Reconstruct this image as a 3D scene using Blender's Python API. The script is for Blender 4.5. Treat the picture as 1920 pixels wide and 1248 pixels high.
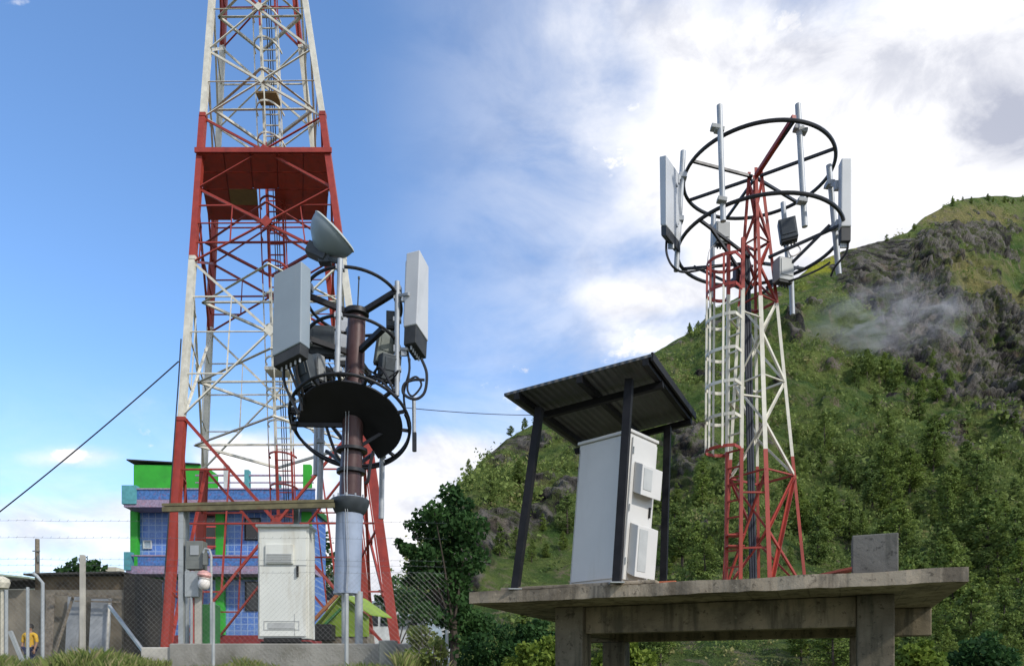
import bpy, bmesh, math, random
import numpy as np
from mathutils import Vector, Matrix
R = math.radians
random.seed(7); RNG = np.random.default_rng(11)
SC = bpy.context.scene
for o in list(bpy.data.objects): bpy.data.objects.remove(o)
COL = SC.collection

# ------------------------------------------------------------------ camera, light, sky, exposure
F = 1400.0; CX = 960.0; HY = 1275.0           # focal length, optical axis column and eye level in photo pixels; eye at z = 0
def P(px, py, d): return Vector(((px-CX)/F*d, d, (HY-py)/F*d))
cam_d = bpy.data.cameras.new('camera'); cam = bpy.data.objects.new('camera', cam_d); COL.objects.link(cam)
cam.location = (0, 0, 0); cam.rotation_euler = (R(90), 0, 0)
cam_d.sensor_fit = 'HORIZONTAL'; cam_d.sensor_width = 36; cam_d.lens = 36*F/1920
cam_d.shift_y = (HY-624)/1920; cam_d.clip_start = .1; cam_d.clip_end = 6000
SC.camera = cam

SUN_DIR = Vector((.74, -.60, .74)).normalized()
sl = bpy.data.lights.new('sun', 'SUN'); so = bpy.data.objects.new('sun', sl); COL.objects.link(so)
sl.energy = 2.2; sl.angle = R(3); sl.color = (1, .95, .87)
so.rotation_euler = SUN_DIR.to_track_quat('Z', 'Y').to_euler(); so.location = (20, -20, 40)
SC.view_settings.view_transform = 'Standard'; SC.view_settings.look = 'None'
SC.view_settings.exposure = 0.6; SC.view_settings.gamma = 1.0

class NT:
    def __init__(s, nt): s.nt = nt; s.n = nt.nodes; s.l = nt.links
    def put(s, sock, v):
        if v is None: return
        if isinstance(v, bpy.types.NodeSocket): s.l.new(v, sock)
        else:
            try: sock.default_value = v
            except Exception:
                sock.default_value = (v[0], v[1], v[2], 1) if hasattr(v, '__len__') else v
    def new(s, t, **kw):
        n = s.n.new(t)
        for k, v in kw.items(): setattr(n, k, v)
        return n
    def m(s, op, a, b=None, c=None):
        n = s.new('ShaderNodeMath', operation=op)
        s.put(n.inputs[0], a); s.put(n.inputs[1], b); s.put(n.inputs[2], c)
        return n.outputs[0]
    def mix(s, f, a, b, mode='MIX'):
        n = s.new('ShaderNodeMix', data_type='RGBA', blend_type=mode)
        s.put(n.inputs[0], f); s.put(n.inputs[6], c4(a)); s.put(n.inputs[7], c4(b))
        return n.outputs[2]
    def ramp(s, f, lo, hi, a=0., b=1.):
        n = s.new('ShaderNodeMapRange', interpolation_type='SMOOTHSTEP')
        s.put(n.inputs[0], f)
        for i, v in enumerate((lo, hi, a, b)): s.put(n.inputs[i+1], v)
        return n.outputs[0]
    def noise(s, vec, scale, detail=4, rough=.55, dist=0.):
        n = s.new('ShaderNodeTexNoise')
        s.put(n.inputs['Vector'], vec); n.inputs['Scale'].default_value = scale
        n.inputs['Detail'].default_value = detail; n.inputs['Roughness'].default_value = rough
        n.inputs['Distortion'].default_value = dist
        return n.outputs[0]
    def mapping(s, vec, scale=(1, 1, 1), loc=(0, 0, 0)):
        n = s.new('ShaderNodeMapping'); s.put(n.inputs[0], vec)
        n.inputs['Scale'].default_value = scale; n.inputs['Location'].default_value = loc
        return n.outputs[0]
def c4(v):
    if isinstance(v, bpy.types.NodeSocket): return v
    return (v[0], v[1], v[2], 1.0)

def make_world():
    w = bpy.data.worlds.new('World'); SC.world = w; w.use_nodes = True
    t = NT(w.node_tree); t.n.clear()
    out = t.new('ShaderNodeOutputWorld'); bg = t.new('ShaderNodeBackground')
    t.l.new(bg.outputs[0], out.inputs[0]); bg.inputs[1].default_value = .14
    sky = t.new('ShaderNodeTexSky', sky_type='NISHITA', sun_disc=False)
    sky.sun_elevation = math.asin(SUN_DIR.z); sky.sun_rotation = math.atan2(SUN_DIR.x, SUN_DIR.y)
    sky.air_density = 1.0; sky.dust_density = .6; sky.ozone_density = 2.2
    co = t.new('ShaderNodeTexCoord').outputs['Generated']
    sp = t.new('ShaderNodeSeparateXYZ'); t.l.new(co, sp.inputs[0])
    x, y, z = sp.outputs
    ay = t.m('MAXIMUM', t.m('ABSOLUTE', y), .08)
    u = t.m('DIVIDE', x, ay); v = t.m('DIVIDE', z, ay)
    def blob(px, py, sx, sy, amp):
        a = t.m('DIVIDE', t.m('SUBTRACT', u, (px-CX)/F), sx/F)
        b = t.m('DIVIDE', t.m('SUBTRACT', v, (HY-py)/F), sy/F)
        e = t.m('EXPONENT', t.m('MULTIPLY', t.m('ADD', t.m('MULTIPLY', a, a), t.m('MULTIPLY', b, b)), -1.))
        return t.m('MULTIPLY', e, amp)
    def total(bl):
        s = None
        for b in bl:
            q = blob(*b); s = q if s is None else t.m('ADD', s, q)
        return s
    # where the banks of cloud stand in the sky (direction, spread, weight)
    bias = total([(1560, 330, 330, 240, .50), (1250, 90, 330, 200, .20), (1900, 60, 260, 200, .30), (1200, 170, 90, 60, -.10), (1330, 200, 70, 40, -.08), (1700, 480, 300, 120, .3),
                  (1180, 560, 150, 38, .24), (1230, 640, 130, 45, .27), (1110, 500, 90, 60, .12), (860, 850, 130, 60, .26), (740, 900, 160, 80, .12),
                  (130, 858, 110, 28, .25), (440, 850, 90, 50, .3), (560, 870, 60, 40, .22), (280, 790, 70, 70, .10), (60, 1000, 420, 60, .20), (650, 1040, 400, 110, .24), (250, 940, 300, 40, .12),
                  (150, 60, 420, 420, -.30), (700, 250, 260, 300, -.22), (500, 560, 330, 170, -.16), (40, 0, 60, 14, .22)])
    big = t.noise(t.mapping(co, (3.2, 3.2, 4.6), (.4, .2, .9)), 1.0, 9, .56, .25)
    fine = t.noise(t.mapping(co, (9, 9, 14)), 1.0, 8, .6, .2)
    dens = t.m('ADD', t.m('ADD', t.m('MULTIPLY', big, .75), t.m('MULTIPLY', fine, .25)), bias)
    cov = t.ramp(t.m('ADD', dens, t.ramp(y, .05, -.3, 0, .16)), .54, .80)  # unseen extra cloud added behind the camera to whiten and soften ambient light
    # thin veil of high cloud to the right and towards the horizon
    veil = t.m('ADD', t.ramp(u, -.24, .12, .0, .46), t.ramp(v, .46, .02, .0, .80))
    veil = t.m('MULTIPLY', veil, t.ramp(t.noise(t.mapping(co, (4, 4, 11), (3, 1, 2)), 1.0, 8, .6, .5), .30, .66, .30, 1.0))
    cov = t.m('MINIMUM', t.m('ADD', cov, t.m('MULTIPLY', veil, t.m('SUBTRACT', 1., cov))), 1.)
    pb = total([(1180, 548, 95, 26, .20), (1225, 640, 90, 34, .22), (1080, 500, 60, 30, .12), (1500, 380, 300, 150, .20), (1260, 230, 160, 90, .10), (1400, 60, 260, 60, .12), (1760, 200, 160, 110, .14), (1880, 330, 110, 60, .16),
                (300, 230, 520, 330, -.12), (850, 860, 80, 42, .21), (760, 905, 90, 34, .16), (130, 856, 64, 20, .24), (440, 838, 46, 36, .25), (545, 870, 34, 26, .2), (280, 780, 34, 40, .10), (950, 760, 60, 24, .1), (40, 4, 44, 14, .17)])
    puff = t.m('ADD', t.m('ADD', t.m('MULTIPLY', t.noise(t.mapping(co, (7, 7, 10), (1.3, 0, .4)), 1., 10, .6, .3), .6), t.m('MULTIPLY', t.noise(t.mapping(co, (20, 20, 28)), 1., 8, .62, .2), .4)), pb)
    cov2 = t.ramp(puff, .575, .70)
    cov = t.m('MAXIMUM', cov, cov2)
    grey = t.m('ADD', t.ramp(t.noise(t.mapping(co, (8, 8, 13), (2, 1, 0)), 1., 9, .6, .4), .43, .66, 0, .52),
               total([(1890, 245, 110, 95, .95), (1800, 90, 160, 40, .2), (900, 880, 90, 30, .3), (1480, 110, 200, 60, .3)]))
    grey = t.m('SUBTRACT', grey, t.m('MULTIPLY', cov2, .25))
    grey = t.m('MULTIPLY', t.m('MAXIMUM', t.m('MINIMUM', grey, 1.), 0.), t.m('SUBTRACT', 1.0, total([(1560, 380, 230, 90, .85)])))
    ccol = t.mix(grey, (5.3, 5.3, 5.45), (2.5, 2.65, 3.2))
    skyc = t.mix(1.0, sky.outputs[0], (.88, 1.07, 1.24), 'MULTIPLY')
    t.l.new(t.mix(cov, skyc, ccol), bg.inputs[0])
make_world()

# ------------------------------------------------------------------ helpers
def link(o, parent=None):
    COL.objects.link(o)
    if parent is not None: o.parent = parent
    return o
WORLD_LOC = {}
def tag(o, label=None, cat=None, group=None, kind=None):
    if label: o['label'] = label
    if cat: o['category'] = cat
    if group: o['group'] = group
    if kind: o['kind'] = kind
    return o
def thing(name, loc, label, cat, group=None):
    o = bpy.data.objects.new(name, None); o.location = loc; o.empty_display_size = .3
    link(o); WORLD_LOC[o] = Vector(loc)
    return tag(o, label, cat, group)

class MB:
    """collects solids in world coordinates; build() links them as one mesh object"""
    def __init__(s): s.v = []; s.f = []; s.mi = []
    def add(s, vs, fs, mi=0):
        b = len(s.v); s.v += [tuple(x) for x in vs]
        s.f += [tuple(b+i for i in q) for q in fs]; s.mi += [mi]*len(fs)
        return s
    def hexa(s, c, mi=0):                       # eight corners, bottom ring then top ring
        return s.add(c, [(3, 2, 1, 0), (4, 5, 6, 7), (0, 1, 5, 4), (1, 2, 6, 5), (2, 3, 7, 6), (3, 0, 4, 7)], mi)
    def box(s, c, size, rot=None, mi=0):
        c = Vector(c); h = Vector(size)*.5; out = []
        for z in (-1, 1):
            for x, y in ((-1, -1), (1, -1), (1, 1), (-1, 1)):
                q = Vector((x*h.x, y*h.y, z*h.z))
                out.append(c+(rot @ q if rot else q))
        return s.hexa(out, mi)
    def bar(s, a, b, w, h=None, mi=0, up=Vector((0, 0, 1))):
        a = Vector(a); b = Vector(b); h = h or w
        d = (b-a).normalized()
        if abs(d.dot(up)) > .98: up = Vector((0, 1, 0))
        x = d.cross(up).normalized(); y = x.cross(d)
        c = []
        for p in (a, b):
            for i, j in ((-1, -1), (1, -1), (1, 1), (-1, 1)): c.append(p+x*i*w*.5+y*j*h*.5)
        return s.hexa(c, mi)
    def angle(s, a, b, w, mi=0, up=Vector((0, 0, 1))):   # rolled steel angle section
        a = Vector(a); b = Vector(b); d = (b-a).normalized()
        if abs(d.dot(up)) > .98: up = Vector((0, 1, 0))
        x = d.cross(up).normalized(); y = x.cross(d); t = w*.16
        prof = [(0, 0), (w, 0), (w, t), (t, t), (t, w), (0, w)]
        vs = [p+x*(i-w*.4)+y*(j-w*.4) for p in (a, b) for i, j in prof]
        fs = [tuple(range(5, -1, -1)), tuple(range(6, 12))]+[(i, (i+1) % 6, 6+(i+1) % 6, 6+i) for i in range(6)]
        return s.add(vs, fs, mi)
    def tube(s, pts, r, n=8, closed=False, mi=0, radii=None):
        pts = [Vector(p) for p in pts]; k = len(pts); vs = []; fs = []
        prev = None
        for i, p in enumerate(pts):
            if closed: d = pts[(i+1) % k]-pts[i-1]
            else: d = pts[min(i+1, k-1)]-pts[max(i-1, 0)]
            d.normalize()
            if prev is None:
                up = Vector((0, 0, 1)) if abs(d.z) < .9 else Vector((0, 1, 0))
                x = d.cross(up).normalized()
            else: x = (prev-d*prev.dot(d)).normalized()
            prev = x; y = d.cross(x); rr = radii[i] if radii else r
            for j in range(n):
                a = 2*math.pi*j/n; vs.append(p+(x*math.cos(a)+y*math.sin(a))*rr)
        for i in range(k if closed else k-1):
            q = (i+1) % k
            for j in range(n):
                fs.append((i*n+j, i*n+(j+1) % n, q*n+(j+1) % n, q*n+j))
        if not closed:
            fs.append(tuple(range(n-1, -1, -1))); fs.append(tuple((k-1)*n+j for j in range(n)))
        return s.add(vs, fs, mi)
    def lathe(s, prof, base, axis, n=24, mi=0):           # prof: (radius, distance along axis)
        axis = Vector(axis).normalized(); base = Vector(base)
        x = axis.cross(Vector((0, 1, 0)) if abs(axis.y) < .9 else Vector((1, 0, 0))).normalized(); y = axis.cross(x)
        vs = []; fs = []
        for r, h in prof:
            for j in range(n):
                a = 2*math.pi*j/n; vs.append(base+axis*h+(x*math.cos(a)+y*math.sin(a))*max(r, .0005))
        for i in range(len(prof)-1):
            for j in range(n): fs.append((i*n+j, i*n+(j+1) % n, (i+1)*n+(j+1) % n, (i+1)*n+j))
        fs.append(tuple(range(n-1, -1, -1))); fs.append(tuple((len(prof)-1)*n+j for j in range(n)))
        return s.add(vs, fs, mi)
    def prism(s, poly, thick, mi=0):                      # planar polygon (world points) given a thickness vector
        k = len(poly); t = Vector(thick); vs = [Vector(p) for p in poly]+[Vector(p)+t for p in poly]
        return s.add(vs, [tuple(range(k-1, -1, -1)), tuple(range(k, 2*k))]+[(i, (i+1) % k, k+(i+1) % k, k+i) for i in range(k)], mi)
    def build(s, name, mat, parent=None, smooth=False, bevel=0., label=None):
        org = Vector((0, 0, 0))
        p = parent
        if p is not None: org = WORLD_LOC.get(p, Vector((0, 0, 0)))
        me = bpy.data.meshes.new(name)
        mats = mat if isinstance(mat, (list, tuple)) else [mat]
        o = bpy.data.objects.new(name, me)
        loc = Vector((0, 0, 0))
        if parent is None:                                 # a one-mesh thing has its origin at its base
            arr = np.array(s.v); loc = Vector((arr[:, 0].mean(), arr[:, 1].mean(), arr[:, 2].min())); org = loc
        me.from_pydata([(a[0]-org.x, a[1]-org.y, a[2]-org.z) for a in s.v], [], s.f)
        for m in mats: me.materials.append(m)
        me.polygons.foreach_set('material_index', s.mi)
        bm = bmesh.new(); bm.from_mesh(me); bmesh.ops.recalc_face_normals(bm, faces=bm.faces); bm.to_mesh(me); bm.free()
        if smooth: me.shade_smooth()
        link(o, parent); o.location = loc; WORLD_LOC[o] = org
        if bevel:
            b = o.modifiers.new('bevel', 'BEVEL'); b.width = bevel; b.segments = 2; b.limit_method = 'ANGLE'
        if smooth and not bevel:
            e = o.modifiers.new('edges', 'EDGE_SPLIT'); e.split_angle = R(40)
        if label: o['label'] = label
        return o
def soup(name, mat, verts, faces_per, attr=None, parent=None, org=None):
    """large numpy meshes: verts (n,3), every faces_per consecutive vertices one face"""
    n = len(verts); k = faces_per; nf = n//k
    org = np.array(org if org is not None else (0, 0, 0), dtype=float)
    me = bpy.data.meshes.new(name); me.vertices.add(n); me.loops.add(n); me.polygons.add(nf)
    me.vertices.foreach_set('co', (verts-org).astype(np.float32).ravel())
    me.loops.foreach_set('vertex_index', np.arange(n, dtype=np.int32))
    me.polygons.foreach_set('loop_start', (np.arange(nf)*k).astype(np.int32))
    if attr is not None:
        a = me.attributes.new('tone', 'FLOAT', 'POINT'); a.data.foreach_set('value', attr.astype(np.float32))
    me.materials.append(mat); me.update(calc_edges=True)
    o = bpy.data.objects.new(name, me); link(o, parent); return o

# numpy gradient noise
_perm = RNG.permutation(256).astype(np.int64); _perm = np.concatenate([_perm, _perm, _perm])
_grad = RNG.normal(size=(256, 3)); _grad /= np.linalg.norm(_grad, axis=1)[:, None]
def perlin(p):
    i = np.floor(p).astype(np.int64); f = p-i; w = f*f*f*(f*(f*6-15)+10); i &= 255; r = 0
    for dx in (0, 1):
        for dy in (0, 1):
            for dz in (0, 1):
                h = _perm[_perm[_perm[(i[:, 0]+dx) & 255]+((i[:, 1]+dy) & 255)]+((i[:, 2]+dz) & 255)]
                g = (_grad[h]*(f-np.array([dx, dy, dz]))).sum(1)
                r = r+g*(w[:, 0] if dx else 1-w[:, 0])*(w[:, 1] if dy else 1-w[:, 1])*(w[:, 2] if dz else 1-w[:, 2])
    return r
def fbm(p, oct=5, gain=.5, ridged=False):
    a = 1; s = 0; t = 0
    for k in range(oct):
        q = perlin(p*2**k+17.3*k)
        s = s+a*((1-2*np.abs(q)*1.6) if ridged else q*1.6); t += a; a *= gain
    return s/t

# ------------------------------------------------------------------ materials
def mat(name, col, rough=.6, metal=0., var=.12, scale=6., bump=.0, bscale=40., dirt=None, dirt_amt=.4, dscale=2.5, spec=.4, streak=False):
    m = bpy.data.materials.new(name); m.use_nodes = True; t = NT(m.node_tree)
    b = t.n['Principled BSDF']; co = t.new('ShaderNodeTexCoord').outputs['Object']
    n = t.noise(co, scale, 5)
    c = t.mix(t.ramp(n, .3, .7), [x*(1-var) for x in col], [min(1, x*(1+var)) for x in col])
    if dirt:
        vec = t.mapping(co, (1, 1, .16)) if streak else co
        d = t.ramp(t.noise(vec, dscale, 8, .65), .50, .72, 0, dirt_amt)
        c = t.mix(d, c, dirt)
    t.put(b.inputs['Base Color'], c); t.put(b.inputs['Roughness'], t.ramp(n, .2, .8, max(.05, rough-.08), min(1, rough+.08)))
    b.inputs['Metallic'].default_value = metal; b.inputs['Specular IOR Level'].default_value = spec
    if bump:
        bn = t.new('ShaderNodeBump'); bn.inputs['Strength'].default_value = bump; bn.inputs['Distance'].default_value = .02
        t.put(bn.inputs['Height'], t.noise(co, bscale, 6, .6)); t.l.new(bn.outputs[0], b.inputs['Normal'])
    return m
RUST = (.16, .06, .03)
M = {}
M['red'] = mat('red_paint', (.30, .040, .026), .5, dirt=(.17, .028, .02), dirt_amt=.6, streak=True, dscale=3)
M['white'] = mat('white_paint', (.60, .575, .49), .5, dirt=(.42, .38, .30), dirt_amt=.5, streak=True, dscale=3)
M['dred'] = mat('platform_red', (.36, .040, .024), .6, dirt=(.14, .02, .015), dirt_amt=.6)
M['brownpanel'] = mat('brown_panel', (.22, .14, .06), .7)
M['galv'] = mat('galvanised_steel', (.36, .38, .40), .5, .2, .15, 5, dirt=(.3, .32, .34), dirt_amt=.5, streak=True)
M['galvpole'] = mat('galvanised_pole', (.29, .345, .445), .6, .0, .10, 3, dirt=(.23, .27, .36), dirt_amt=.5, streak=True, dscale=2)
M['black'] = mat('black_steel', (.022, .023, .027), .45, .2, .3)
M['deckblack'] = mat('black_plate', (.014, .014, .018), .6, 0, .3, 3)
M['brown'] = mat('brown_primer', (.070, .034, .032), .42, .1, .2, 4, dirt=(.14, .10, .10), dirt_amt=.6, streak=True, dscale=4)
M['panel'] = mat('antenna_radome', (.25, .30, .34), .45, 0, .05, 2, dirt=(.33, .35, .37), dirt_amt=.4, streak=True)
M['panelside'] = mat('antenna_back', (.50, .515, .53), .45, .0, .06, 2)
M['endcap'] = mat('antenna_endcap', (.03, .032, .034), .6, 0, .3)
M['dish'] = mat('dish_radome', (.37, .40, .38), .6, 0, .08, 3)
M['dishback'] = mat('dish_back', (.24, .29, .32), .55, 0, .08, 3)
M['rru'] = mat('radio_grey', (.30, .31, .31), .5, .1, .1)
M['rrudark'] = mat('radio_dark', (.05, .06, .068), .5, .1, .2)
M['rrugreen'] = mat('radio_olive', (.19, .21, .19), .55, .1, .15)
M['cable'] = mat('black_cable', (.018, .018, .02), .5)
M['bluecable'] = mat('dark_blue_cable', (.025, .03, .045), .5)
M['cabinet'] = mat('cabinet_paint', (.66, .67, .62), .45, 0, .04, 2, dirt=(.40, .35, .25), dirt_amt=.5, streak=True, dscale=3)
M['cabinet2'] = mat('cabinet_paint_cool', (.56, .55, .525), .45, 0, .03, 2, dirt=(.40, .37, .31), dirt_amt=.4, streak=True, dscale=3)
M['louvre'] = mat('louvre_grey', (.40, .41, .40), .5, 0, .08)
M['dark'] = mat('dark_gap', (.012, .012, .012), .8)
M['greybox'] = mat('grey_box', (.17, .18, .165), .5, .1, .1)
M['glassgrey'] = mat('box_window', (.30, .32, .33), .2, 0, .05)
M['insul'] = mat('white_insulator', (.75, .70, .66), .35)
M['pink'] = mat('pink_cap', (.62, .33, .30), .5)
M['roofedge'] = mat('canopy_sheet', (.13, .115, .06), .7, 0, .25, 8, dirt=RUST, dirt_amt=.5)
M['green'] = mat('green_paint', (.035, .36, .030), .6, 0, .12, 1.5, dirt=(.03, .16, .03), dirt_amt=.4)
M['dgreen'] = mat('dark_green_band', (.03, .14, .04), .6, 0, .15)
M['teal'] = mat('teal_paint', (.10, .33, .36), .6, 0, .12)
M['purple'] = mat('balcony_edge', (.30, .24, .34), .6, 0, .25, 12, dirt=(.45, .16, .18), dirt_amt=.7, dscale=8)
M['bluerail'] = mat('balcony_tiles', (.06, .16, .40), .45, 0, .3, 10, dirt=(.28, .08, .10), dirt_amt=.6, dscale=6)
M['maroon'] = mat('maroon_base', (.22, .03, .03), .6, 0, .2)
M['redframe'] = mat('red_frame', (.45, .06, .05), .5)
M['winglass'] = mat('window_glass', (.02, .022, .025), .12, 0, .2, spec=.6)
M['roofblack'] = mat('roof_edge', (.025, .025, .025), .7)
M['shedwall'] = mat('shed_wall', (.21, .185, .145), .9, 0, .25, 1.2, .5, 20, dirt=(.075, .065, .05), dirt_amt=.85, dscale=1.0)
M['shedtop'] = mat('shed_upper', (.14, .105, .065), .9, 0, .3, 1.5, .4, 20, dirt=(.05, .04, .03), dirt_amt=.8)
M['shedroof'] = mat('shed_roof', (.04, .036, .03), .85, 0, .3)
M['zincsheet'] = mat('zinc_sheet', (.27, .28, .28), .55, .2, .15, 3, dirt=(.15, .14, .12), dirt_amt=.7, streak=True)
M['palegreen'] = mat('pale_green_roof', (.38, .46, .36), .6)
M['cream'] = mat('cream_wall', (.55, .52, .42), .7)
M['wood'] = mat('weathered_wood', (.19, .16, .12), .85, 0, .3, 10, dirt=(.08, .06, .05), dirt_amt=.6, streak=True)
M['lime'] = mat('lime_tarpaulin', (.20, .30, .035), .6, 0, .15, 3, .3, 8)
M['orange'] = mat('orange_ridge', (.36, .13, .05), .6)
M['whitewall'] = mat('pale_block_wall', (.52, .54, .54), .8, 0, .15, 2, dirt=(.3, .3, .28), dirt_amt=.6)
M['bluegrey'] = mat('bluegrey_sheet', (.30, .37, .42), .5, .1, .15)
M['conc'] = mat('plinth_concrete', (.27, .26, .23), .9, 0, .18, 2, .5, 25, dirt=(.13, .12, .09), dirt_amt=.7, dscale=1.5)
M['shelterblack'] = mat('shelter_steel', (.012, .012, .014), .6, 0, .3, spec=.2)
M['skin'] = mat('skin', (.25, .14, .09), .6); M['hair'] = mat('hair', (.015, .012, .01), .6)
M['yellow'] = mat('yellow_shirt', (.55, .33, .03), .8, 0, .12, 8); M['navy'] = mat('navy_trousers', (.02, .025, .06), .8)
M['redboard'] = mat('red_board', (.20, .045, .03), .7)
M['terracotta'] = mat('terracotta', (.45, .13, .06), .8)
M['bark'] = mat('bark', (.05, .04, .03), .95, 0, .3, 8, .6, 30)
M['greybark'] = mat('pale_bark', (.17, .15, .13), .95, 0, .3, 8)
M['wire'] = mat('fence_wire', (.20, .21, .21), .45, .5, .15)
M['zincpost'] = mat('grey_post', (.36, .38, .38), .5, .3, .12, 4, dirt=(.22, .22, .2), dirt_amt=.5, streak=True)
M['concpost'] = mat('concrete_post', (.42, .40, .35), .85, 0, .15, 4, dirt=(.2, .18, .14), dirt_amt=.6)

def tile_mat():
    m = bpy.data.materials.new('blue_tiles'); m.use_nodes = True; t = NT(m.node_tree); b = t.n['Principled BSDF']
    co = t.new('ShaderNodeTexCoord').outputs['Object']
    mp = t.new('ShaderNodeMapping'); t.l.new(co, mp.inputs[0]); mp.inputs['Rotation'].default_value = (R(90), 0, 0)
    br = t.new('ShaderNodeTexBrick'); t.l.new(mp.outputs[0], br.inputs[0])
    br.offset = 0; br.inputs['Scale'].default_value = 1; br.inputs['Brick Width'].default_value = .30; br.inputs['Row Height'].default_value = .30
    br.inputs['Mortar Size'].default_value = .022; br.inputs['Color1'].default_value = (.045, .13, .46, 1); br.inputs['Color2'].default_value = (.09, .21, .58, 1)
    br.inputs['Mortar'].default_value = (.30, .40, .60, 1)
    n = t.ramp(t.noise(co, 1.3, 6), .35, .7, 0, .55)
    n2 = t.ramp(t.noise(co, 14, 3), .55, .62, 0, .5)
    c = t.mix(n, br.outputs[0], (.16, .27, .50)); c = t.mix(n2, c, (.30, .42, .62))
    t.put(b.inputs['Base Color'], c); b.inputs['Roughness'].default_value = .4
    return m
M['tiles'] = tile_mat()

def concrete_mat(name, base, dark, plank_axis=None):
    m = bpy.data.materials.new(name); m.use_nodes = True; t = NT(m.node_tree); b = t.n['Principled BSDF']
    co = t.new('ShaderNodeTexCoord').outputs['Object']
    a = t.noise(co, 1.3, 8, .62, .4); f = t.noise(co, 11, 8, .7); st = t.noise(t.mapping(co, (2.5, 2.5, .35)), 2.2, 7, .6)
    c = t.mix(t.ramp(a, .35, .68), base, [x*.62 for x in base])
    c = t.mix(t.ramp(st, .46, .66, 0, .85), c, dark)
    c = t.mix(t.ramp(t.noise(co, .7, 6, .7, .8), .52, .66, 0, .7), c, dark)
    c = t.mix(t.ramp(f, .55, .66, 0, .85), c, [x*.25 for x in base])
    c = t.mix(t.ramp(f, .40, .28, 0, .5), c, [min(1, x*1.55) for x in base])
    h = t.m('ADD', t.m('MULTIPLY', f, .6), t.m('MULTIPLY', a, .8))
    if plank_axis is not None:
        wv = t.new('ShaderNodeTexWave', wave_type='BANDS', bands_direction=plank_axis, wave_profile='SAW')
        rot = t.new('ShaderNodeMapping'); t.l.new(co, rot.inputs[0]); rot.inputs['Rotation'].default_value = (0, 0, R(23))
        t.l.new(rot.outputs[0], wv.inputs[0]); wv.inputs['Scale'].default_value = .9; wv.inputs['Distortion'].default_value = .35; wv.inputs['Detail Scale'].default_value = 1.5
        sn = t.new('ShaderNodeSeparateXYZ'); t.l.new(t.new('ShaderNodeNewGeometry').outputs['True Normal'], sn.inputs[0])
        seam = t.m('MULTIPLY', t.m('MULTIPLY', t.ramp(wv.outputs[1], .90, .98, 0, .6), t.ramp(sn.outputs[2], -.5, -.9)), t.ramp(a, .4, .55))
        c = t.mix(seam, c, [x*.3 for x in base]); h = t.m('SUBTRACT', h, t.m('MULTIPLY', seam, .8))
    t.put(b.inputs['Base Color'], c); b.inputs['Roughness'].default_value = .92; b.inputs['Specular IOR Level'].default_value = .2
    bn = t.new('ShaderNodeBump'); bn.inputs['Strength'].default_value = .6; bn.inputs['Distance'].default_value = .03
    t.put(bn.inputs['Height'], h); t.l.new(bn.outputs[0], b.inputs['Normal'])
    return m
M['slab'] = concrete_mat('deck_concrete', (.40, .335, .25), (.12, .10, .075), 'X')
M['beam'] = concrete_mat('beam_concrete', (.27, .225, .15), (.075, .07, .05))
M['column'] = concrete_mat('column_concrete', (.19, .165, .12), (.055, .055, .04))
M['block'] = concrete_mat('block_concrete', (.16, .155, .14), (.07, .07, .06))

def corrugated(name, col, axis_rot):
    m = mat(name, col, .5, .25, .2, 4, dirt=[x*.5 for x in col], dirt_amt=.6)
    t = NT(m.node_tree); b = t.n['Principled BSDF']; co = t.new('ShaderNodeTexCoord').outputs['Object']
    mp = t.new('ShaderNodeMapping'); t.l.new(co, mp.inputs[0]); mp.inputs['Rotation'].default_value = (0, 0, axis_rot)
    wv = t.new('ShaderNodeTexWave', wave_type='BANDS', bands_direction='X'); t.l.new(mp.outputs[0], wv.inputs[0]); wv.inputs['Scale'].default_value = 3.2
    bn = t.new('ShaderNodeBump'); bn.inputs['Strength'].default_value = .8; bn.inputs['Distance'].default_value = .02
    t.l.new(wv.outputs[1], bn.inputs['Height']); t.l.new(bn.outputs[0], b.inputs['Normal'])
    return m
M['shelterroof'] = corrugated('shelter_sheet', (.085, .088, .09), R(24))

def leaf_mat(name, lo, hi, dry=None, rnd=True):
    m = bpy.data.materials.new(name); m.use_nodes = True; t = NT(m.node_tree); b = t.n['Principled BSDF']
    a = t.new('ShaderNodeAttribute', attribute_name='tone').outputs['Fac']
    c = t.mix(a, lo, hi)
    if dry: c = t.mix(t.ramp(a, .86, 1.0, 0, .7), c, dry)
    if rnd:
        oi = t.new('ShaderNodeObjectInfo').outputs['Random']
        c = t.mix(t.m('MULTIPLY', oi, .6), c, [(lo[i]*.2+hi[i]*.8)*(1.25, 1.2, .75)[i] for i in range(3)])
    t.put(b.inputs['Base Color'], c); b.inputs['Roughness'].default_value = .7; b.inputs['Specular IOR Level'].default_value = .15
    tr = t.new('ShaderNodeBsdfTranslucent'); t.put(tr.inputs[0], c)
    mx = t.new('ShaderNodeMixShader'); mx.inputs[0].default_value = .36
    t.l.new(b.outputs[0], mx.inputs[1]); t.l.new(tr.outputs[0], mx.inputs[2]); t.l.new(mx.outputs[0], t.n['Material Output'].inputs[0])
    return m
M['pine'] = leaf_mat('pine_needles', (.062, .105, .030), (.20, .265, .075))
M['leaf'] = leaf_mat('broad_leaves', (.016, .048, .016), (.060, .13, .035), rnd=False)
M['brush'] = leaf_mat('hill_brush', (.060, .105, .030), (.22, .275, .075), (.30, .25, .12), rnd=False)
M['grass'] = leaf_mat('grass_blades', (.10, .15, .035), (.28, .31, .10), (.36, .30, .17), rnd=False)
M['limeleaf'] = leaf_mat('lime_leaves', (.08, .14, .02), (.24, .30, .05), rnd=False)

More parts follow.
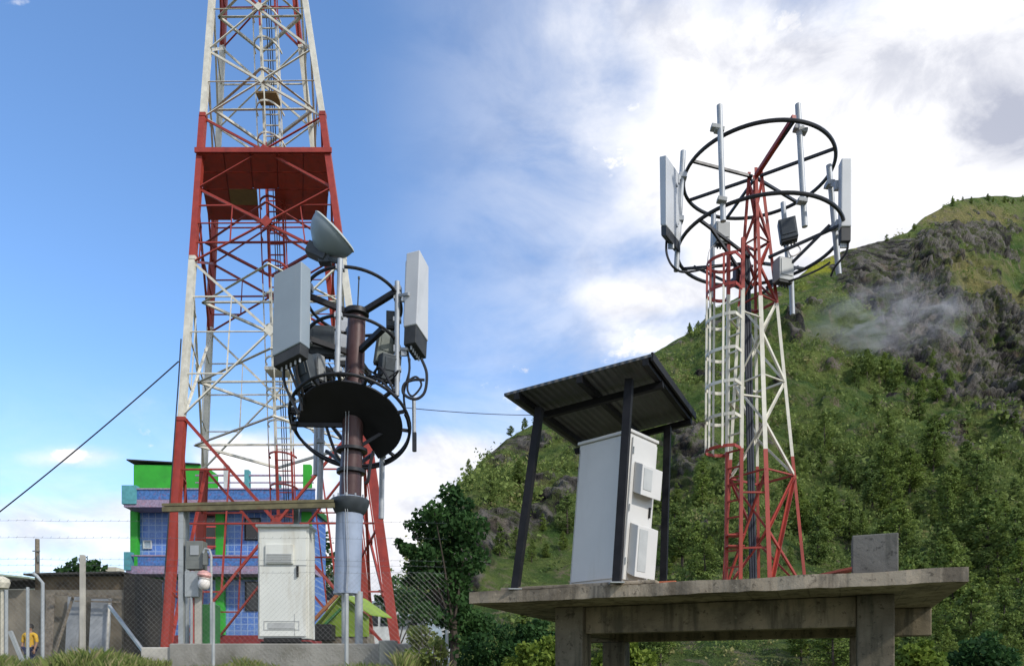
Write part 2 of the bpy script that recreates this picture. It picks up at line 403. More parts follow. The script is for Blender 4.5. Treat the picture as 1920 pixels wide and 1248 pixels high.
# ------------------------------------------------------------------ ground
def sstep(a, b, x): t = np.clip((x-a)/(b-a), 0, 1); return t*t*(3-2*t)
def ground_z(X, Y):
    left = 1-sstep(-1.6, .6, X-(-.10)*Y*0)          # terrace on the left, low ground under the deck on the right
    return -1.6+left*(1.8*sstep(4.5, 10.6, Y))-(1-left)*.5*sstep(10, 30, Y)
def make_ground():
    xs = np.concatenate([np.linspace(-900, -60, 16)[:-1], np.linspace(-60, 40, 140), np.linspace(40, 900, 16)[1:]])
    ys = np.concatenate([np.linspace(-300, -6, 8)[:-1], np.linspace(-6, 60, 110), np.linspace(60, 1500, 16)[1:]])
    X, Y = np.meshgrid(xs, ys); p = np.stack([X.ravel(), Y.ravel(), 0*X.ravel()], 1)
    Z = ground_z(X, Y)+.05*fbm(p*.9, 4).reshape(X.shape)*(np.hypot(X, Y) < 80)
    ny, nx = X.shape; V = np.stack([X, Y, Z], -1).reshape(-1, 3); i = np.arange(ny*nx).reshape(ny, nx)
    q = np.stack([i[:-1, :-1], i[:-1, 1:], i[1:, 1:], i[1:, :-1]], -1).reshape(-1, 4)
    me = bpy.data.meshes.new('ground'); me.from_pydata(V.tolist(), [], q.tolist()); me.shade_smooth()
    m = mat('soil_and_grass', (.075, .085, .035), .95, 0, .3, .8, .6, 12, dirt=(.14, .11, .07), dirt_amt=.8, dscale=.6)
    me.materials.append(m); o = bpy.data.objects.new('ground', me); link(o); tag(o, kind='structure')
make_ground()

# ------------------------------------------------------------------ mountain
RIDGE = [(520, 1330, 90), (640, 1290, 95), (700, 1225, 100), (760, 1110, 112), (800, 1020, 128), (850, 930, 148), (900, 868, 166), (950, 824, 185), (1000, 797, 200), (1060, 766, 212), (1150, 716, 228),
         (1240, 655, 245), (1300, 622, 255), (1338, 580, 262), (1400, 552, 272), (1480, 532, 285), (1530, 494, 295), (1580, 472, 303), (1640, 458, 312), (1700, 438, 325), (1735, 408, 340), (1790, 378, 360),
         (1850, 370, 380), (1920, 368, 395), (2060, 345, 420), (2300, 420, 450), (2600, 700, 480)]
rp = np.array(RIDGE, float)
ROCKS = [(1675, 545, 75, 60, .75), (1640, 492, 40, 34, .8), (1820, 452, 75, 26, .8), (1750, 690, 70, 45, .6), (1885, 760, 45, 60, .75), (1840, 610, 70, 22, .6), (1895, 645, 40, 22, .7), (985, 838, 60, 22, .75), (940, 880, 30, 20, .4),
         (940, 1000, 40, 30, .7), (900, 1050, 26, 40, .75), (860, 1120, 26, 60, .8), (1045, 945, 55, 40, .55), (1010, 1000, 40, 30, .5), (860, 985, 22, 40, .4), (1140, 900, 40, 50, .3), (1290, 900, 50, 60, .5), (1330, 740, 50, 40, .35), (1420, 860, 40, 50, .3), (1590, 520, 40, 50, .6), (1860, 700, 60, 40, .6), (1790, 840, 40, 40, .6), (1910, 860, 40, 30, .5), (1880, 480, 50, 20, .5), (1760, 500, 50, 40, .5), (1490, 640, 16, 34, .9), (1285, 850, 30, 40, .45), (1240, 1000, 40, 40, .2), (1570, 690, 45, 26, .4), (1810, 760, 40, 26, .4), (1700, 610, 70, 60, .45), (1450, 560, 26, 12, .4), (1735, 640, 60, 50, .45)]
GRASSY = [(1830, 410, 110, 30, .8), (1800, 530, 110, 40, .7), (1600, 470, 60, 16, .9), (1690, 470, 70, 20, .7), (1880, 590, 70, 30, .7), (1010, 930, 70, 30, .5), (1560, 660, 70, 25, .4), (1150, 760, 70, 25, .35), (860, 1020, 30, 30, .3), (1450, 760, 60, 30, .3), (1350, 640, 60, 30, .3), (1850, 830, 50, 40, .3)]
def gsum(px, py, L): return sum(a*np.exp(-((px-x)/sx)**2-((py-y)/sy)**2) for x, y, sx, sy, a in L)
NU, NV = 660, 400
def make_mountain():
    pxs = np.linspace(520, 2600, NU); vs = np.linspace(0, 1, NV)
    ridge = np.interp(pxs, rp[:, 0], rp[:, 1]); dr = np.interp(pxs, rp[:, 0], rp[:, 2])
    PX, VV = np.meshgrid(pxs, vs); RY = ridge[None, :].repeat(NV, 0); DR = dr[None, :].repeat(NV, 0)
    foot = np.full_like(RY, 1335.); d0 = 46+.0*PX
    # skyline roughness
    RY = RY+5*fbm(np.stack([PX.ravel()/38, 0*PX.ravel(), 0*PX.ravel()+3], 1), 4).reshape(PX.shape)
    PY = foot+(RY-foot)*VV
    D = d0+(DR-d0)*VV**1.25
    X = (PX-CX)/F*D; Y = D; Z = (HY-PY)/F*D
    pts = np.stack([X, Y, Z], -1).reshape(-1, 3)
    px, py = PX.ravel(), PY.ravel()
    # spurs running down and to the left, then crags where the rock is bare
    q = np.stack([(pts[:, 0]*.8-pts[:, 2]*.55)/46, (pts[:, 1]*.25+pts[:, 2]*.2)/46, 0*px+1.7], 1)
    spur = fbm(q, 4, .5, True)
    mid = fbm(pts/22., 5)
    rock = gsum(px, py, ROCKS)
    rm = .55*fbm(pts/30.+9, 5)+.45*fbm(np.stack([(pts[:, 0]-pts[:, 2]*.8)/9, pts[:, 1]/22, (pts[:, 2]+pts[:, 0]*.8)/30], 1), 5)
    rockm = np.clip((rock*1.15+rm*1.15+.6*fbm(pts/7.+4, 4)-.22)*3.0, 0, 1)
    grass = np.clip(gsum(px, py, GRASSY)+.6*fbm(pts/26.+31, 4), 0, 1)
    crag = fbm(np.stack([(pts[:, 0]-pts[:, 2]*.6)/13, pts[:, 1]/9, (pts[:, 2]+pts[:, 0]*.6)/5.5], 1), 6, .62, True)
    strata = fbm(np.stack([(pts[:, 0]-pts[:, 2]*.65)/15, pts[:, 1]/12, (pts[:, 2]+pts[:, 0]*.65)/3.4], 1)+5, 5, .6)
    edge = np.minimum(1, np.minimum(VV.ravel()*6, (1-VV.ravel())*7+.06))
    fade = edge*np.clip(D.ravel()/200, .25, 1.2)
    amt = fade*(9.5*spur+6.0*mid)+edge*rockm*np.clip(D.ravel()/260, .35, 1.1)*(5.2*crag+1.6*np.sign(strata)*np.abs(strata)**.6)+edge*.5*fbm(pts/3.2, 3)
    nrm = np.array([-.25, -.75, .62]); nrm /= np.linalg.norm(nrm)
    pts = pts+amt[:, None]*nrm
    V = pts.reshape(NV, NU, 3)
    # far side of the ridge so that the hill has a body
    top = V[-1]; back = []
    for k, (dy, f) in enumerate(((14, .96), (60, .75), (150, .35), (260, -.02))):
        b = top.copy(); b[:, 1] += dy; b[:, 0] *= (b[:, 1]/top[:, 1]); b[:, 2] = top[:, 2]*f-3*(k > 2); back.append(b[None])
    Vall = np.concatenate([V]+back, 0); ny = Vall.shape[0]
    i = np.arange(ny*NU).reshape(ny, NU); quads = np.stack([i[:-1, :-1], i[:-1, 1:], i[1:, 1:], i[1:, :-1]], -1).reshape(-1, 4)
    me = bpy.data.meshes.new('mountain'); n = ny*NU
    me.vertices.add(n); me.vertices.foreach_set('co', Vall.astype(np.float32).ravel())
    me.loops.add(len(quads)*4); me.loops.foreach_set('vertex_index', quads.astype(np.int32).ravel())
    me.polygons.add(len(quads)); me.polygons.foreach_set('loop_start', (np.arange(len(quads))*4).astype(np.int32))
    me.update(calc_edges=True); me.shade_smooth()
    pad = np.zeros(n-NV*NU)
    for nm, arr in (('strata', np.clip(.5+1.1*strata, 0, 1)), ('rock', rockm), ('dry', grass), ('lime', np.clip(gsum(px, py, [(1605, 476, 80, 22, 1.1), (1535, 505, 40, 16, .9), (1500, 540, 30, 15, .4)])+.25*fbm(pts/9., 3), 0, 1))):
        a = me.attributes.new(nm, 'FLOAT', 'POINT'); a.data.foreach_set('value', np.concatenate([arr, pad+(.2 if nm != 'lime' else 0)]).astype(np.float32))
    m = bpy.data.materials.new('mountain_cover'); m.use_nodes = True; t = NT(m.node_tree); b = t.n['Principled BSDF']
    at = lambda s: t.new('ShaderNodeAttribute', attribute_name=s).outputs['Fac']
    co = t.new('ShaderNodeTexCoord').outputs['Object']
    n1 = t.noise(co, .09, 8, .65); n2 = t.noise(co, .55, 7, .7); n3 = t.noise(t.mapping(co, (1, .6, .35)), .35, 8, .7, .6)
    veg = t.mix(t.ramp(n1, .36, .64), (.055, .105, .025), (.145, .185, .050))
    veg = t.mix(t.ramp(n2, .50, .70, 0, .6), veg, (.045, .070, .022))
    dry = t.mix(t.ramp(n2, .36, .66), (.25, .225, .085), (.14, .145, .055))
    c = t.mix(t.ramp(at('dry'), .18, .66), veg, dry)
    c = t.mix(t.ramp(at('lime'), .12, .85), c, t.mix(n2, (.42, .40, .035), (.28, .31, .035)))  # sunlit ridge highlight painted into the grass colour as yellow-green
    earth = t.mix(n2, (.27, .21, .15), (.17, .15, .10))
    c = t.mix(t.ramp(n3, .53, .66, 0, .85), c, earth)
    st_ = at('strata')
    rk = t.mix(t.ramp(t.m('ADD', t.m('MULTIPLY', n3, .4), t.m('MULTIPLY', st_, .6)), .34, .66), (.026, .024, .023), (.20, .185, .165))
    rk = t.mix(t.ramp(n1, .52, .66, 0, .4), rk, (.25, .19, .13))
    rk = t.mix(t.ramp(t.noise(co, .26, 8, .72), .47, .58, 0, .9), rk, (.075, .095, .032))
    c = t.mix(t.ramp(t.m('ADD', at('rock'), t.m('MULTIPLY', t.m('SUBTRACT', n2, .5), 1.2)), .35, .65), c, rk)
    t.put(b.inputs['Base Color'], c); b.inputs['Roughness'].default_value = .95; b.inputs['Specular IOR Level'].default_value = .1
    bn = t.new('ShaderNodeBump'); bn.inputs['Strength'].default_value = 1.0; bn.inputs['Distance'].default_value = 3.0
    t.put(bn.inputs['Height'], t.m('ADD', n2, t.m('ADD', t.m('MULTIPLY', n3, .7), t.m('MULTIPLY', t.m('MULTIPLY', st_, at('rock')), .6)))); t.l.new(bn.outputs[0], b.inputs['Normal'])
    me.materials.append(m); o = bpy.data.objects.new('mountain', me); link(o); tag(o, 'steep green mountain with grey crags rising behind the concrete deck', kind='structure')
    return V, rockm.reshape(NV, NU), grass.reshape(NV, NU)
MV, MROCK, MGRASS = make_mountain()
# image position of every surface point, for finding ground by where it shows
MPX = MV[..., 0]/MV[..., 1]*F+CX; MPY = HY-MV[..., 2]/MV[..., 1]*F

# ------------------------------------------------------------------ foliage
def quads_at(c, size, rng, flat=0.):
    n = len(c); a = rng.normal(size=(n, 3)); a /= np.linalg.norm(a, axis=1)[:, None]
    b = rng.normal(size=(n, 3)); a[:, 2] *= 1-flat; b[:, 2] *= 1-flat
    b -= a*(a*b).sum(1)[:, None]/np.maximum((a*a).sum(1), 1e-6)[:, None]; b /= np.linalg.norm(b, axis=1)[:, None]
    s = (size*(.6+.8*rng.random(n)))[:, None]
    return np.stack([c-a*s*.5-b*s*.32, c+a*s*.5-b*s*.18, c+a*s*.42+b*s*.3, c-a*s*.34+b*s*.36], 1).reshape(-1, 3)
def pine_proto(k):
    rng = np.random.default_rng(100+k); h = 1.0
    root = bpy.data.objects.new('pine_tree', None); WORLD_LOC[root] = Vector((0, 0, 0))
    b = MB(); lean = rng.normal(0, .02, 2)
    b.tube([(0, 0, -.06), (lean[0]*.4, lean[1]*.4, .45), (lean[0], lean[1], .97)], .02, 6, radii=[.026, .017, .004])
    cs = []; ts = []
    z0 = (.10, .22, .16, .30, .12, .2)[k % 6]; spread = (.27, .23, .32, .30, .36, .25)[k % 6]
    tiers = 12
    for ti in range(tiers):
        f = ti/(tiers-1); z = z0+(1-z0)*f
        rr = spread*math.sin(math.pi*(.22+.76*f))**.8*(1-.35*f)*(.7+.55*rng.random())+.015
        for j in range(rng.integers(4, 7)):
            if rng.random() < .12: continue
            a = rng.random()*6.283; L = rr*(.6+.5*rng.random()); tip = np.array([math.cos(a)*L+lean[0]*f, math.sin(a)*L+lean[1]*f, z+.25*L-.03*rng.random()])
            base = np.array([lean[0]*f, lean[1]*f, z-.03])
            b.tube([base, tip], .004, 3)
            m = int(30+36*(1-f))
            tt = .25+.75*rng.random(m)**.7; c = base+(tip-base)*tt[:, None]+rng.normal(0, .022+.02*(1-f), (m, 3))*(1, 1, .7)
            cs.append(c); ts.append(np.full(m, rng.random()*.6)+.4*np.clip((c[:, 2]-z+.05)/.1, 0, 1)*rng.random(m))
    c = np.concatenate(cs); ts = np.concatenate(ts)
    v = quads_at(c, np.full(len(c), .036), rng, .25)
    tr = b.build('trunk', M['bark'], None); COL.objects.unlink(tr)
    for vv in tr.data.vertices: vv.co += tr.location
    cr = soup('crown', M['pine'], v, 4, np.repeat(np.clip(ts, 0, 1), 4)); COL.objects.unlink(cr)
    return tr.data, cr.data
PINES = [pine_proto(k) for k in range(6)]
for o in [o for o in bpy.data.objects if o.users_collection == () and o.type in ('EMPTY', 'MESH')]: bpy.data.objects.remove(o)
def plant_pine(loc, h, label, group, wide=1.):
    tr, cr = random.choice(PINES)
    r = bpy.data.objects.new('pine_tree', None); link(r); r.location = loc; r.rotation_euler = (0, 0, random.random()*6.28); r.scale = (h*wide, h*wide, h)
    tag(r, label, 'tree', group)
    for nm, d in (('trunk', tr), ('crown', cr)):
        o = bpy.data.objects.new(nm, d); link(o, r)
def surf(px, py):
    """ground point of the mountain that shows nearest to a photo position"""
    j = int(np.clip((px-520)/(2600-520)*(NU-1), 0, NU-1)); lo, hi = max(0, j-4), min(NU, j+5)
    k = np.argmin((MPX[:, lo:hi]-px)**2+(MPY[:, lo:hi]-py)**2); a, bb = divmod(k, hi-lo)
    return Vector(MV[a, lo+bb]), MROCK[a, lo+bb], MGRASS[a, lo+bb]
def forest():
    rng = random.Random(5); used = []
    def cl(s): return float(fbm(np.array([[s.x/19., s.y/19., s.z/19.]]), 2)[0])
    zones = [  # px0, px1, py0 (top of feet), py1, how many, height, label, group
        (1500, 1920, 1120, 1300, 52, (3.5, 6), 'tall soft green pine beyond the right end of the concrete deck', 'pines beyond the deck', .9),
        (1480, 1930, 830, 1130, 88, (4.5, 8), 'bushy green pine on the mountainside to the right of the red and white mast', 'pines on the right slope', .9),
        (1240, 1400, 900, 1110, 26, (3.5, 6), 'green pine on the slope between the shelter and the small mast', 'pines behind the shelter', .9),
        (980, 1250, 1130, 1300, 22, (2.5, 4), 'low dark green pine beneath the edge of the concrete deck', 'pines below the deck', 1.2),
        (840, 1080, 900, 1090, 16, (2.5, 4.5), 'small pine on the rocky slope left of the shelter', 'pines on the left slope', 1.),
        (1600, 1920, 640, 840, 24, (4, 6.5), 'lone pine on a ledge under the grey cliff', 'pines under the cliff', .8)]
    for x0, x1, y0, y1, n, hh, lab, grp, wide in zones:
        k = 0; tries = 0
        while k < n and tries < n*30:
            tries += 1; px = rng.uniform(x0, x1); py = rng.uniform(y0, y1); s, rk, gr = surf(px, py)
            if rk > .45 or cl(s) < rng.uniform(-.3, .2): continue
            d = s.y
            if any((s-u).length < 1.5+.012*d for u in used): continue
            used.append(s); h = (hh[0]*.6+(hh[1]*1.45-hh[0]*.6)*rng.random()**1.4)
            plant_pine(s-Vector((0, 0, .3)), h, lab, grp, wide*rng.uniform(.75, 1.45)); k += 1
    # thin trees along the skyline
    for i in range(36):
        px = rng.choice([rng.uniform(880, 1010), rng.uniform(1290, 1340), rng.uniform(1650, 1930), rng.uniform(1780, 1930)])
        j = int((px-520)/(2600-520)*(NU-1)); s = Vector(MV[NV-2-rng.randrange(6), j])
        plant_pine(s-Vector((0, 0, .2)), rng.uniform(1.8, 4), 'thin pine standing on the mountain skyline against the cloud', 'skyline pines', rng.uniform(.8, 1.2))
forest()
def brush():
    rng = np.random.default_rng(21); n = 10500
    a = rng.integers(2, NV-1, n*3); b = rng.integers(60, 510, n*3)
    px = MPX[a, b]; py = MPY[a, b]; keep = (MROCK[a, b] < .5+.2*rng.random(n*3)) & (px > 740) & (px < 2050)
    dense = .16+.6*np.clip((py-600)/420, 0, 1)*np.clip((px-900)/500, .3, 1)-.5*np.clip(MGRASS[a, b]-.25, 0, 1)
    pt = MV[a, b]; clump = fbm(pt/24., 3)
    keep &= rng.random(n*3) < np.clip(dense-.08+clump*1.5, 0.01, 1)
    a, b = a[keep][:n], b[keep][:n]; c0 = MV[a, b]; d = c0[:, 1]
    rad = (.40+1.7*rng.random(len(c0))**4)*np.clip(d/130, .4, 1.4)
    m = 40
    ctr = c0[:, None, :]+rng.normal(size=(len(c0), m, 3))*(rad[:, None, None]*np.array([.62, .62, .42]))+np.array([0, 0, 1])*rad[:, None, None]*.35
    tone = np.clip(.25+.5*rng.random(len(c0))[:, None]+.22*rng.random((len(c0), m))+.5*clump[keep][:n][:, None], 0, .84)
    tone[rng.random(len(c0)) < .05] = .97
    v = quads_at(ctr.reshape(-1, 3), (rad[:, None]*.34*np.ones((1, m))).ravel(), rng, .1)
    o = soup('hillside_brush', M['brush'], v, 4, np.repeat(tone.ravel(), 4)); tag(o, 'green scrub and bushes growing over the mountain slopes', kind='stuff')
brush()
def leafy(name, mat_, ctrs, radii, n, leaf, seed, parent=None, org=None, lump=.55):
    rng = np.random.default_rng(seed); cs = []; ts = []
    for c, r in zip(ctrs, radii):
        k = int(n*(r/np.mean(radii))**2); p = rng.normal(size=(k, 3)); p /= np.linalg.norm(p, axis=1)[:, None]
        p *= (r*(.35+.75*rng.random(k)**.5))[:, None]*np.array([1, 1, .8])
        cs.append(np.array(c)+p); ts.append(np.clip(lump*rng.random()+.45*rng.random(k), 0, .95))
    cs = np.concatenate(cs); v = quads_at(cs, np.full(len(cs), leaf), rng)
    return soup(name, mat_, v, 4, np.repeat(np.concatenate(ts), 4), parent, org)
def broad_tree(base, h, lumps, seed, label, cat='tree', leaf=.2, n=170, mt=None, trunk=.16, name='broadleaf_tree'):
    """lumps: (world centre, radius)"""
    t = thing(name, base, label, cat); b = MB(); base = Vector(base); mid = base+Vector((0, 0, h*.4))
    b.tube([base-Vector((0, 0, .2)), base.lerp(mid, .5)+Vector((.05, 0, 0)), mid], trunk, 8, radii=[trunk, trunk*.85, trunk*.7])
    for c, r in lumps:
        c = Vector(c); b.tube([mid-Vector((0, 0, h*.06)), mid.lerp(c, .5)+Vector((0, 0, .1)), c], .04, 5, radii=[trunk*.32, trunk*.18, trunk*.07])
    b.build('trunk', M['bark'], t)
    leafy('crown', mt or M['leaf'], [c for c, r in lumps], [r for c, r in lumps], n, leaf, seed, t, base)
    return t

# ------------------------------------------------------------------ LEFT: green and blue house
HD = 34.0; k_ = HD/F
def hb(mb, x0, x1, y0, y1, d0, d1, mi=0):       # box given by photo rectangle on the front plane, between two depths (metres from HD)
    e_ = HD+min(d0, 0); a = P(x0, y0, e_); c = P(x1, y1, e_)
    return mb.box(((a.x+c.x)/2, HD+(d0+d1)/2, (a.z+c.z)/2), (abs(c.x-a.x), d1-d0, abs(a.z-c.z)), None, mi)
def house():
    t = thing('house', P(415, 1268, HD), 'three storey house clad in blue tiles with green columns behind the tall tower', 'house')
    b = MB(); hb(b, 250, 586, 952, 1190, 0, 2.4); w = b.build('wall', M['tiles'], t)
    b = MB(); hb(b, 247, 590, 1190, 1270, -.12, 2.45); b.build('base', M['maroon'], t)
    for x0, x1 in ((244, 258), (404, 420), (565, 582)):
        b = MB(); hb(b, x0, x1, 958, 1189, -.22, .0); b.build('column', M['green'], t)
    b = MB(); hb(b, 244, 590, 946, 957.5, -.16, 2.42); hb(b, 262, 590, 1076, 1086, -.1, -.003); b.build('band', M['dgreen'], t)
    # penthouse under a dark roof
    b = MB(); hb(b, 238, 372, 864, 940, .6, 2.3); pw = b.build('penthouse', M['green'], t)
    b = MB(); a = P(237, 860, HD+.5); c = P(374, 868, HD+.5)
    b.hexa([a+Vector((0, 0, -.06)), c+Vector((0, 0, -.06)), c+Vector((0, 1.9, -.06)), a+Vector((0, 1.9, -.06)), a, c, c+Vector((0, 1.9, 0)), a+Vector((0, 1.9, 0))]); b.build('roof', M['roofblack'], t)
    # balconies
    for y0, y1, y2, x0, x1, xr in ((909, 936, 950, 228, 352, 590), (1034, 1060, 1075, 232, 330, 590)):
        s = MB(); hb(s, x0+4, xr, y1, y2, -1.15, -.02); bal = s.build('balcony', M['purple'], t)
        r = MB(); hb(r, x0+26, xr, y0+8, y1-.4, -1.12, -1.02); r.build('railing', M['bluerail'], bal)
        r = MB(); hb(r, x0+2, xr, y0+5.5, y0+8, -1.16, -1.0); r.build('handrail', M['purple'], bal)
        e = MB(); hb(e, x0, x0+(27 if y0 < 1000 else 13), y0, y1+8, -1.2, -.9); hb(e, x0, x0+4, y0+3, y1+4, -.9, -.04); e.build('end_panel', M['teal'], bal)
    b = MB()
    for x in (272, 284, 296, 310, 322, 334): hb(b, x, x+7, 916, 936, .35, .55)
    b.build('door_grille', M['redframe'], t)
    # roof terrace posts
    for x, y, m_ in ((462, 880, 'teal'), (572, 870, 'green'), (423, 870, 'whitewall'), (520, 888, 'teal')):
        b = MB(); hb(b, x-4, x+4+(6 if m_ == 'green' else 0), y, 921, -1.1, -.8); b.build('post', M[m_], t)
    b = MB(); hb(b, 366, 588, 889, 892, -1.06, -1.0); hb(b, 366, 588, 903, 905, -1.06, -1.0); b.build('terrace_rail', M['purple'], t)
    # openings
    for x0, x1, y0, y1, f in ((259, 293, 1088, 1112, 0), (259, 293, 1130, 1155, 1), (461, 482, 1091, 1142, 0), (372, 403, 965, 1026, 1), (460, 486, 972, 1010, 0), (500, 540, 1090, 1142, 0), (270, 282, 1014, 1026, 2)):
        m_ = MB()
        for q in ((x0-2, x0, y0-2, y1+2), (x1, x1+2, y0-2, y1+2), (x0, x1, y0-2, y0), (x0, x1, y1, y1+2)): hb(m_, *q, -.07, -.003)
        w = m_.build('window', M['redframe'] if f == 1 else M['roofblack'] if f == 0 else M['whitewall'], t)
        g = MB(); hb(g, x0, x1, y0, y1, -.03, -.003); g.build('pane', M['winglass'] if f != 2 else M['bluegrey'], w)
    for y in (985, 1006, 1022):
        b = MB(); hb(b, 372, 404, y, y+3, -1.14, -1.08); b.build('red_bar', M['redframe'], t)
house()

# ------------------------------------------------------------------ LEFT: shed, sheets, poles, far things
def left_yard():
    d = 28.0
    t = thing('shed', (P(110, 0, d).x, d, .2), 'long low shed of stained grey brown masonry beyond the fence', 'shed')
    a = P(-160, 1105, d); b = P(232, 1105, d)
    m = MB(); m.box(((a.x+b.x)/2, d+1.5, (.2+a.z)/2), (b.x-a.x, 3, a.z-.2)); m.build('wall', M['shedwall'], t)
    a2 = P(62, 1079, d); b2 = P(232, 1079, d)
    m = MB(); m.box(((a2.x+b2.x)/2, d+1.55, (a2.z+a.z)/2), (b2.x-a2.x-.02, 2.9, a2.z-a.z)); m.build('upper_wall', M['shedtop'], t)
    m = MB(); q0 = P(55, 1080, d); q1 = P(236, 1076, d)
    m.hexa([q0+Vector((0, -.35, 0)), q1+Vector((0, -.35, 0)), q1+Vector((0, 3.2, .12)), q0+Vector((0, 3.2, .12)), q0+Vector((0, -.35, .07)), q1+Vector((0, -.35, .07)), q1+Vector((0, 3.2, .19)), q0+Vector((0, 3.2, .19))])
    q0 = P(-165, 1086, d); q1 = P(61, 1080, d); z = Vector((0, 0, .06))
    m.hexa([q0+Vector((0, -.5, -.25)), q1+Vector((0, -.5, -.2)), q1+Vector((0, 3.2, 0)), q0+Vector((0, 3.2, 0)), q0+Vector((0, -.5, -.25))+z, q1+Vector((0, -.5, -.2))+z, q1+Vector((0, 3.2, 0))+z, q0+Vector((0, 3.2, 0))+z]); m.build('roof', M['shedroof'], t)
    m = MB(); c = P(237, 1075, d-.3); m.box((c.x, d+1, (.2+c.z)/2), (.42, 2.2, c.z-.2)); tag(m.build('boundary_wall', M['shedroof']), 'tall black wall end between the grey shed and the blue house', 'wall')
    # leaning sheets
    for i, (x0, x1, y0, y1, lab) in enumerate(((128, 152, 1118, 1236, 'narrow grey metal sheet leaning on the shed, left of the wide one'), (172, 210, 1122, 1236, 'wide grey metal sheet leaning on the shed beside a dark gap'), (88, 104, 1112, 1236, 'dull narrow board upright against the shed wall nearest the yellow shirted person'))):
        p0 = P(x0-6, y1, d-.9); p1 = P(x1-6, y1, d-.9); q0 = P(x0, y0, d-.15); q1 = P(x1, y0, d-.15); n_ = Vector((0, -.03, 0))
        m = MB(); m.hexa([p0, p1, p1+n_, p0+n_, q0, q1, q1+n_, q0+n_]); s = m.build('metal_sheet' if i < 2 else 'board', M['zincsheet'] if i < 2 else M['wood']); tag(s, lab, 'sheet' if i < 2 else 'board', 'sheets leaning on the shed' if i < 2 else None)
    for i, (x, y, xb, lab) in enumerate(((137, 1118, 98, 'dark timber prop leaning across the shed wall'), (206, 1116, 200, 'pale timber prop at the edge of the wide grey sheet'))):
        m = MB(); m.bar(P(x, y, d-.5), P(xb, 1240, d-1.3), .07); tag(m.build('timber_prop', M['wood'] if i == 0 else M['concpost']), lab, 'timber prop')
    m = MB(); m.bar(P(104, 1112, d-.7), P(228, 1119, d-.7), .08, .1); m.bar(P(140, 1126, d-.75), P(225, 1128, d-.75), .05, .05)
    tag(m.build('timber_rail', M['wood']), 'weathered timber rail running along the front of the shed', 'timber rail')
    # utility pole
    t = thing('utility_pole', (P(70, 0, 44).x, 44, .2), 'grey timber utility pole standing behind the shed roof', 'utility pole')
    m = MB(); b0 = P(70, 1270, 44); m.tube([(b0.x, 44, .0), (b0.x, 44, P(0, 1010, 44).z)], .14, 8, radii=[.16, .12]); m.build('pole', M['wood'], t)
    m = MB(); c = P(70, 1033, 44); m.bar(c+Vector((-.2, -.12, 0)), c+Vector((.22, -.12, 0)), .06); m.bar(c+Vector((.14, -.14, -.25)), c+Vector((.14, -.14, -.65)), .1); m.build('bracket', M['greybox'], t)
    # far roofs
    t = thing('far_house', (P(0, 0, 48).x, 48, .2), 'pale green roofed house at the left edge behind the shed', 'house')
    m = MB(); a = P(-120, 1080, 48); b = P(52, 1082, 48); m.box(((a.x+b.x)/2, 50, (a.z-.6+.2)/2), (b.x-a.x, 4, a.z-.8)); m.build('wall', M['cream'], t)
    m = MB(); l = P(-140, 1062, 48); r = P(66, 1083, 47.5); m.hexa([l+Vector((0, -.6, -.1)), r+Vector((0, -.6, -.1)), r+Vector((0, 5, -.1)), l+Vector((0, 5, -.1)), l+Vector((0, -.6, 0)), r+Vector((0, -.6, 0)), r+Vector((0, 5, 0)), l+Vector((0, 5, 0))]); m.build('roof', M['palegreen'], t)
    m = MB(); c = P(4, 1092, 20); m.lathe([(.02, -.16), (.15, -.14), (.19, 0), (.17, .1), (.06, .17), (.02, .18)], c, (0, 0, 1), 12); m.bar(c+Vector((0, 0, -.15)), Vector((c.x, c.y, .1)), .05)
    tag(m.build('drum', M['cream']), 'cream rounded drum on a post at the left edge behind the fence', 'drum')
    broad_tree((P(150, 0, 46).x, 46, .2), 6.2, [(P(138, 1070, 46), .75), (P(160, 1066, 46), .85), (P(180, 1068, 46), .7), (P(122, 1080, 46), .6), (P(150, 1090, 46), 1.0)], 3, 'small dark tree showing above the shed roof', n=150, leaf=.28)
    m = MB(); c = P(200, 1066, 47); m.box((c.x, 47.5, c.z-.05), (1.2, 1, .35)); m.box((c.x-.1, 47.5, (c.z-.225)/2), (.9, .8, c.z-.23)); tag(m.build('roof_block', M['cream']), 'small cream rooftop block right of the dark little tree', 'roof block')
left_yard()

